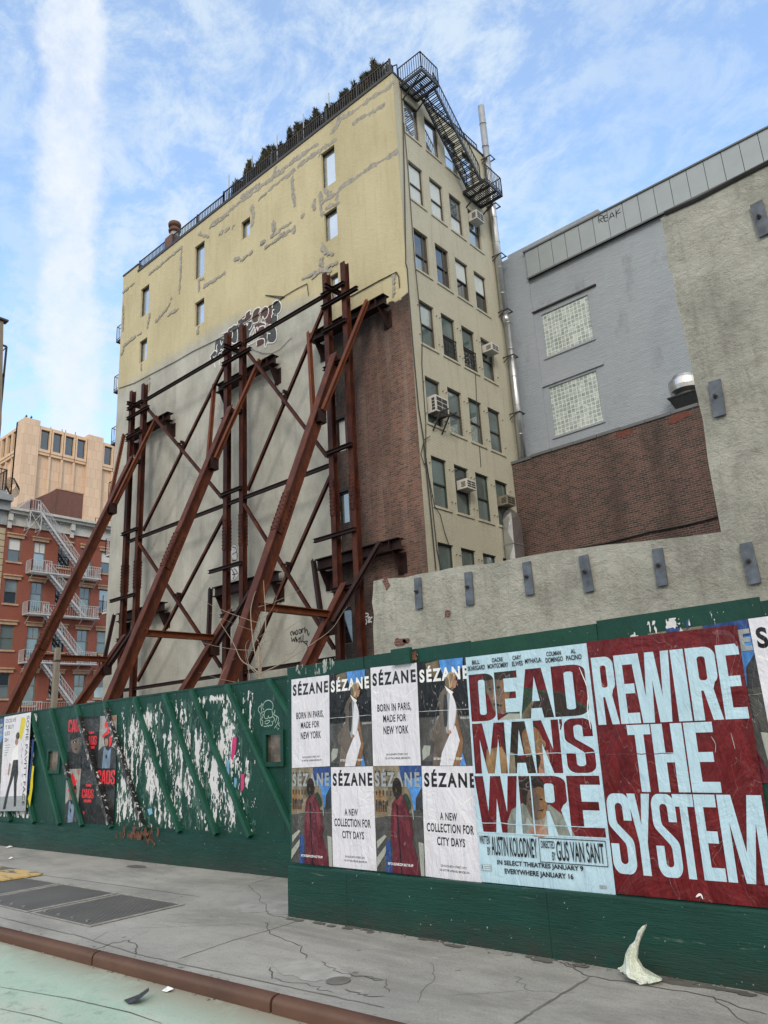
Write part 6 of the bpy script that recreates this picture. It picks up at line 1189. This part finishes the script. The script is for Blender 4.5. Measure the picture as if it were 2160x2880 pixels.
mesh('paper_shred', tornmesh(nf, a.x, b.x, a.z-.01, b.z, .007, .007, YN-.006), 'torn_paper', t)
mb = MB(); mb.fill([[(q.x, YN-.0075, q.z) for q in (onY(G4(*p), YN) for p in [(560,215),(610,203),(625,215),(660,200),(655,228),(565,238)])]]); mb.fill([[(q.x, YN-.0075, q.z) for q in (onY(G4(*p), YN) for p in [(700,155),(716,150),(715,215),(704,215)])]]); mesh('blue_scrap', mb, 'p_navy', t)
mb = MB()
for k, (x, y, rx, ry) in enumerate(((150,245,40,45), (275,235,30,50), (345,215,60,60))):
    fl_ = blobfield([(x,y,rx,ry,.34)], G2, YN-.01, 90+k, .42, (30, 9)); a, b = onY(G2(x-rx*1.5, y+ry*1.2), YN), onY(G2(x+rx*1.5, y-ry*1.2), YN); m2 = tornmesh(fl_, a.x, b.x, a.z, b.z, .006, .006, YN-.003); mb.add(m2.v, m2.f)
M('grey_scuff', (.28, .32, .31), .8, .3, 20); mesh('scuff', mb, 'grey_scuff', nh); prop(nh.children[-1], kind='stuff')
mb = MB()
for k, (x, y, rx, ry, Y, F) in enumerate(((780,895,90,22,YF-.052,G1), (850,915,30,45,YF-.052,G1), (1090,130,22,50,YN-.01,G2))):
    fl_ = blobfield([(x,y,rx,ry,.45)], F, Y, 120+k, .3, (12, 12)); a, b = onY(F(x-rx*1.4, y+ry*1.4), Y), onY(F(x+rx*1.4, y-ry*1.4), Y); m2 = tornmesh(fl_, a.x, b.x, a.z, b.z, .009, .009, Y-.002); mb.add(m2.v, m2.f)
M('bare_wood', (.12, .05, .03), .9, .4, 14); mesh('rotten_patch', mb, 'bare_wood', fh)
t = thing('graffiti', 'pale line drawing of a bulging skull like head scratched above the hoarding window', 'graffiti', onY(SK(480, 700), YF)); mb = MB()
spray(mb, SK, [[(590,580),(605,470),(560,380),(480,350),(400,390),(360,470),(350,540),(385,600)],[(580,590),(540,575),(450,580),(400,640),(385,740),(410,800),(470,800),(490,735),(510,790),(590,745),(580,600)],[(310,480),(250,530),(240,600),(280,670),(295,690)],[(300,680),(350,640),(410,630)],[(310,480),(320,430),(350,470),(310,480),(325,640)],[(290,690),(310,770),(285,840),(300,910),(320,975),(345,970),(350,860)],[(350,860),(320,830),(355,740),(340,690),(375,720)],[(370,995),(440,1000),(480,975),(490,1010),(520,970),(560,980),(600,930),(570,870)],[(400,890),(440,860),(530,850),(500,900),(440,940),(400,910)],[(590,750),(630,790),(640,840),(600,880)],[(640,590),(650,640),(620,700),(730,770),(740,830),(720,920),(640,1050)],[(700,770),(660,920)],[(770,910),(740,940),(770,1000)],[(690,1030),(710,1045)],[(755,1040),(720,1085)]], .011, .003, YF); mesh('chalk_stroke', mb, 'chalk_line', t)
# ------------------------------------------------------------------ litter
def bag():
    B = zm(1640, 2560, 3.19); rr = random.Random(3); Yb = 5.14
    Lp = [(555,135),(528,150),(492,195),(474,240),(462,275),(420,312),(398,350),(378,400),(370,450),(360,500),(350,535),(360,560),(390,580),(435,600),(470,622),(490,632)]
    Rp = [(556,140),(548,170),(530,215),(512,250),(500,290),(488,330),(482,380),(478,430),(482,460),(510,500),(535,530),(570,560),(590,575),(640,598),(690,618),(704,632)]
    n = 13; rows = []
    for k, (l, r_) in enumerate(zip(Lp, Rp)):
        a, b = onY(B(*l), Yb), onY(B(*r_), Yb); w_ = (b-a).length; row = []
        for i in range(n):
            t = i/(n-1); p = a+(b-a)*t; bulge = math.sin(math.pi*t)*min(w_*.5, .05+.004*k); crease = .012*math.sin(t*9+k*.55)+.009*math.sin(t*17-k*.9)+rr.uniform(-.004, .004)
            row.append(Vector((p.x, Yb-bulge+crease*min(1, w_*9)*math.sin(math.pi*t), max(p.z, .006)+(.004*math.sin(i*2.1+k) if k < 14 else 0))))
        rows.append(row)
    mb = MB(); P = [p for r_ in rows for p in r_]; N = len(rows)
    mb.add(P, [[k*n+i, k*n+i+1, (k+1)*n+i+1, (k+1)*n+i] for k in range(N-1) for i in range(n-1)])
    mb.add([Vector((p.x, 2*(Yb+.012)-p.y if 0 < i < n-1 else p.y, p.z)) for r_ in rows for i, p in enumerate(r_)], [[k*n+i, k*n+i+1, (k+1)*n+i+1, (k+1)*n+i] for k in range(N-1) for i in range(n-1)])
    q = [onY(B(*p), Yb-.01) for p in ((365,480),(345,505),(310,518),(308,528),(335,535),(330,550),(372,560))]; mb.add(q, [[0,1,4],[1,2,3],[1,3,4],[0,4,5],[0,5,6]])
    return solo('plastic_bag', mb, 'thin_plastic', 'thin pale green plastic bag blown upright against the foot of the hoarding', 'plastic bag')
bag()
c = onZ(G5(575, 705), -.089); mb = MB(); r0 = (c.x, c.y)
mb.add([(r0[0]-.09,r0[1]-.02,-.083),(r0[0]+.02,r0[1]-.05,-.08),(r0[0]+.1,r0[1]-.03,-.06),(r0[0]+.03,r0[1]+.02,-.05),(r0[0]+.1,r0[1]+.06,-.02),(r0[0]+.05,r0[1]+.09,-.012),(r0[0]-.03,r0[1]+.06,-.06)], [[0,1,3],[1,2,3],[3,2,4],[3,4,5],[3,5,6],[0,3,6]]); solo('litter', mb, 'p_charcoal', 'crumpled scrap of black paper lying on the green bike lane', 'litter')
for (x, y, s_, lab) in ((42, 36, .09, 'white paper scrap near the foot of the far hoarding at the left edge'), (48, 85, .05, 'small white scrap on the pavement above the yellow plate'), (905, 127, .03, 'tiny white scrap at the foot of the far hoarding near its right end'), (728, 656, .05, 'thin pale scrap in the gutter beside the kerb')):
    inr = y > 600; z0 = -.086 if inr else .004; c = onZ(G5(x, y), z0); mb = MB(); mb.add([(c.x-s_,c.y-s_*.5,z0),(c.x+s_*.4,c.y-s_*.6,z0+.004),(c.x+s_,c.y+s_*.2,z0+.02),(c.x,c.y+s_*.6,z0+.003),(c.x-.2*s_,c.y,z0+.03)], [[0,1,4],[1,2,4],[2,3,4],[3,0,4]]); solo('paper_scrap', mb, 'p_white', lab, 'litter')
mb = MB(); c = onZ(G5(1462, 615), 0)
mb.lathe((c.x, c.y, -.02), [(.085, .024), (.085, .028), (.06, .028), (.055, .022), (.01, .022)], 16); solo('pavement_valve_cover', mb, 'joint_grey', 'small round rusty cover set in the patched pavement', 'valve cover')

mb = MB(); rg = random.Random(11)
for i in range(420):
    far = rg.random() < .35; x = rg.uniform(-14, -6.3) if far else rg.uniform(-6.1, -1.2); y = (6.69 if far else 5.3)-abs(rg.gauss(0, .045)); q = rg.uniform(.004, .016); a = rg.random()*6.3
    if i > 330: x = rg.uniform(-9, -3.5); y = KY(x)+rg.choice((-.11, .02))+rg.gauss(0, .012)-(.0); 
    z = .003 if y > KY(x)-.02 else -.087
    mb.mat(rg.choice((0, 0, 0, 1, 2))).add([(x+q*math.cos(a+k*1.57)*(1 if k % 2 else .6), y+q*math.sin(a+k*1.57)*(1 if k % 2 else .6), z+rg.uniform(0, q*.5)) for k in range(4)], [[0, 1, 2], [0, 2, 3]])
prop(mesh('grit', mb, ['damp_dirt', 'bare_wood', 'light_patch']), 'dark grit and dead leaf bits gathered along the hoarding foot and kerb', 'grit', None, 'stuff')
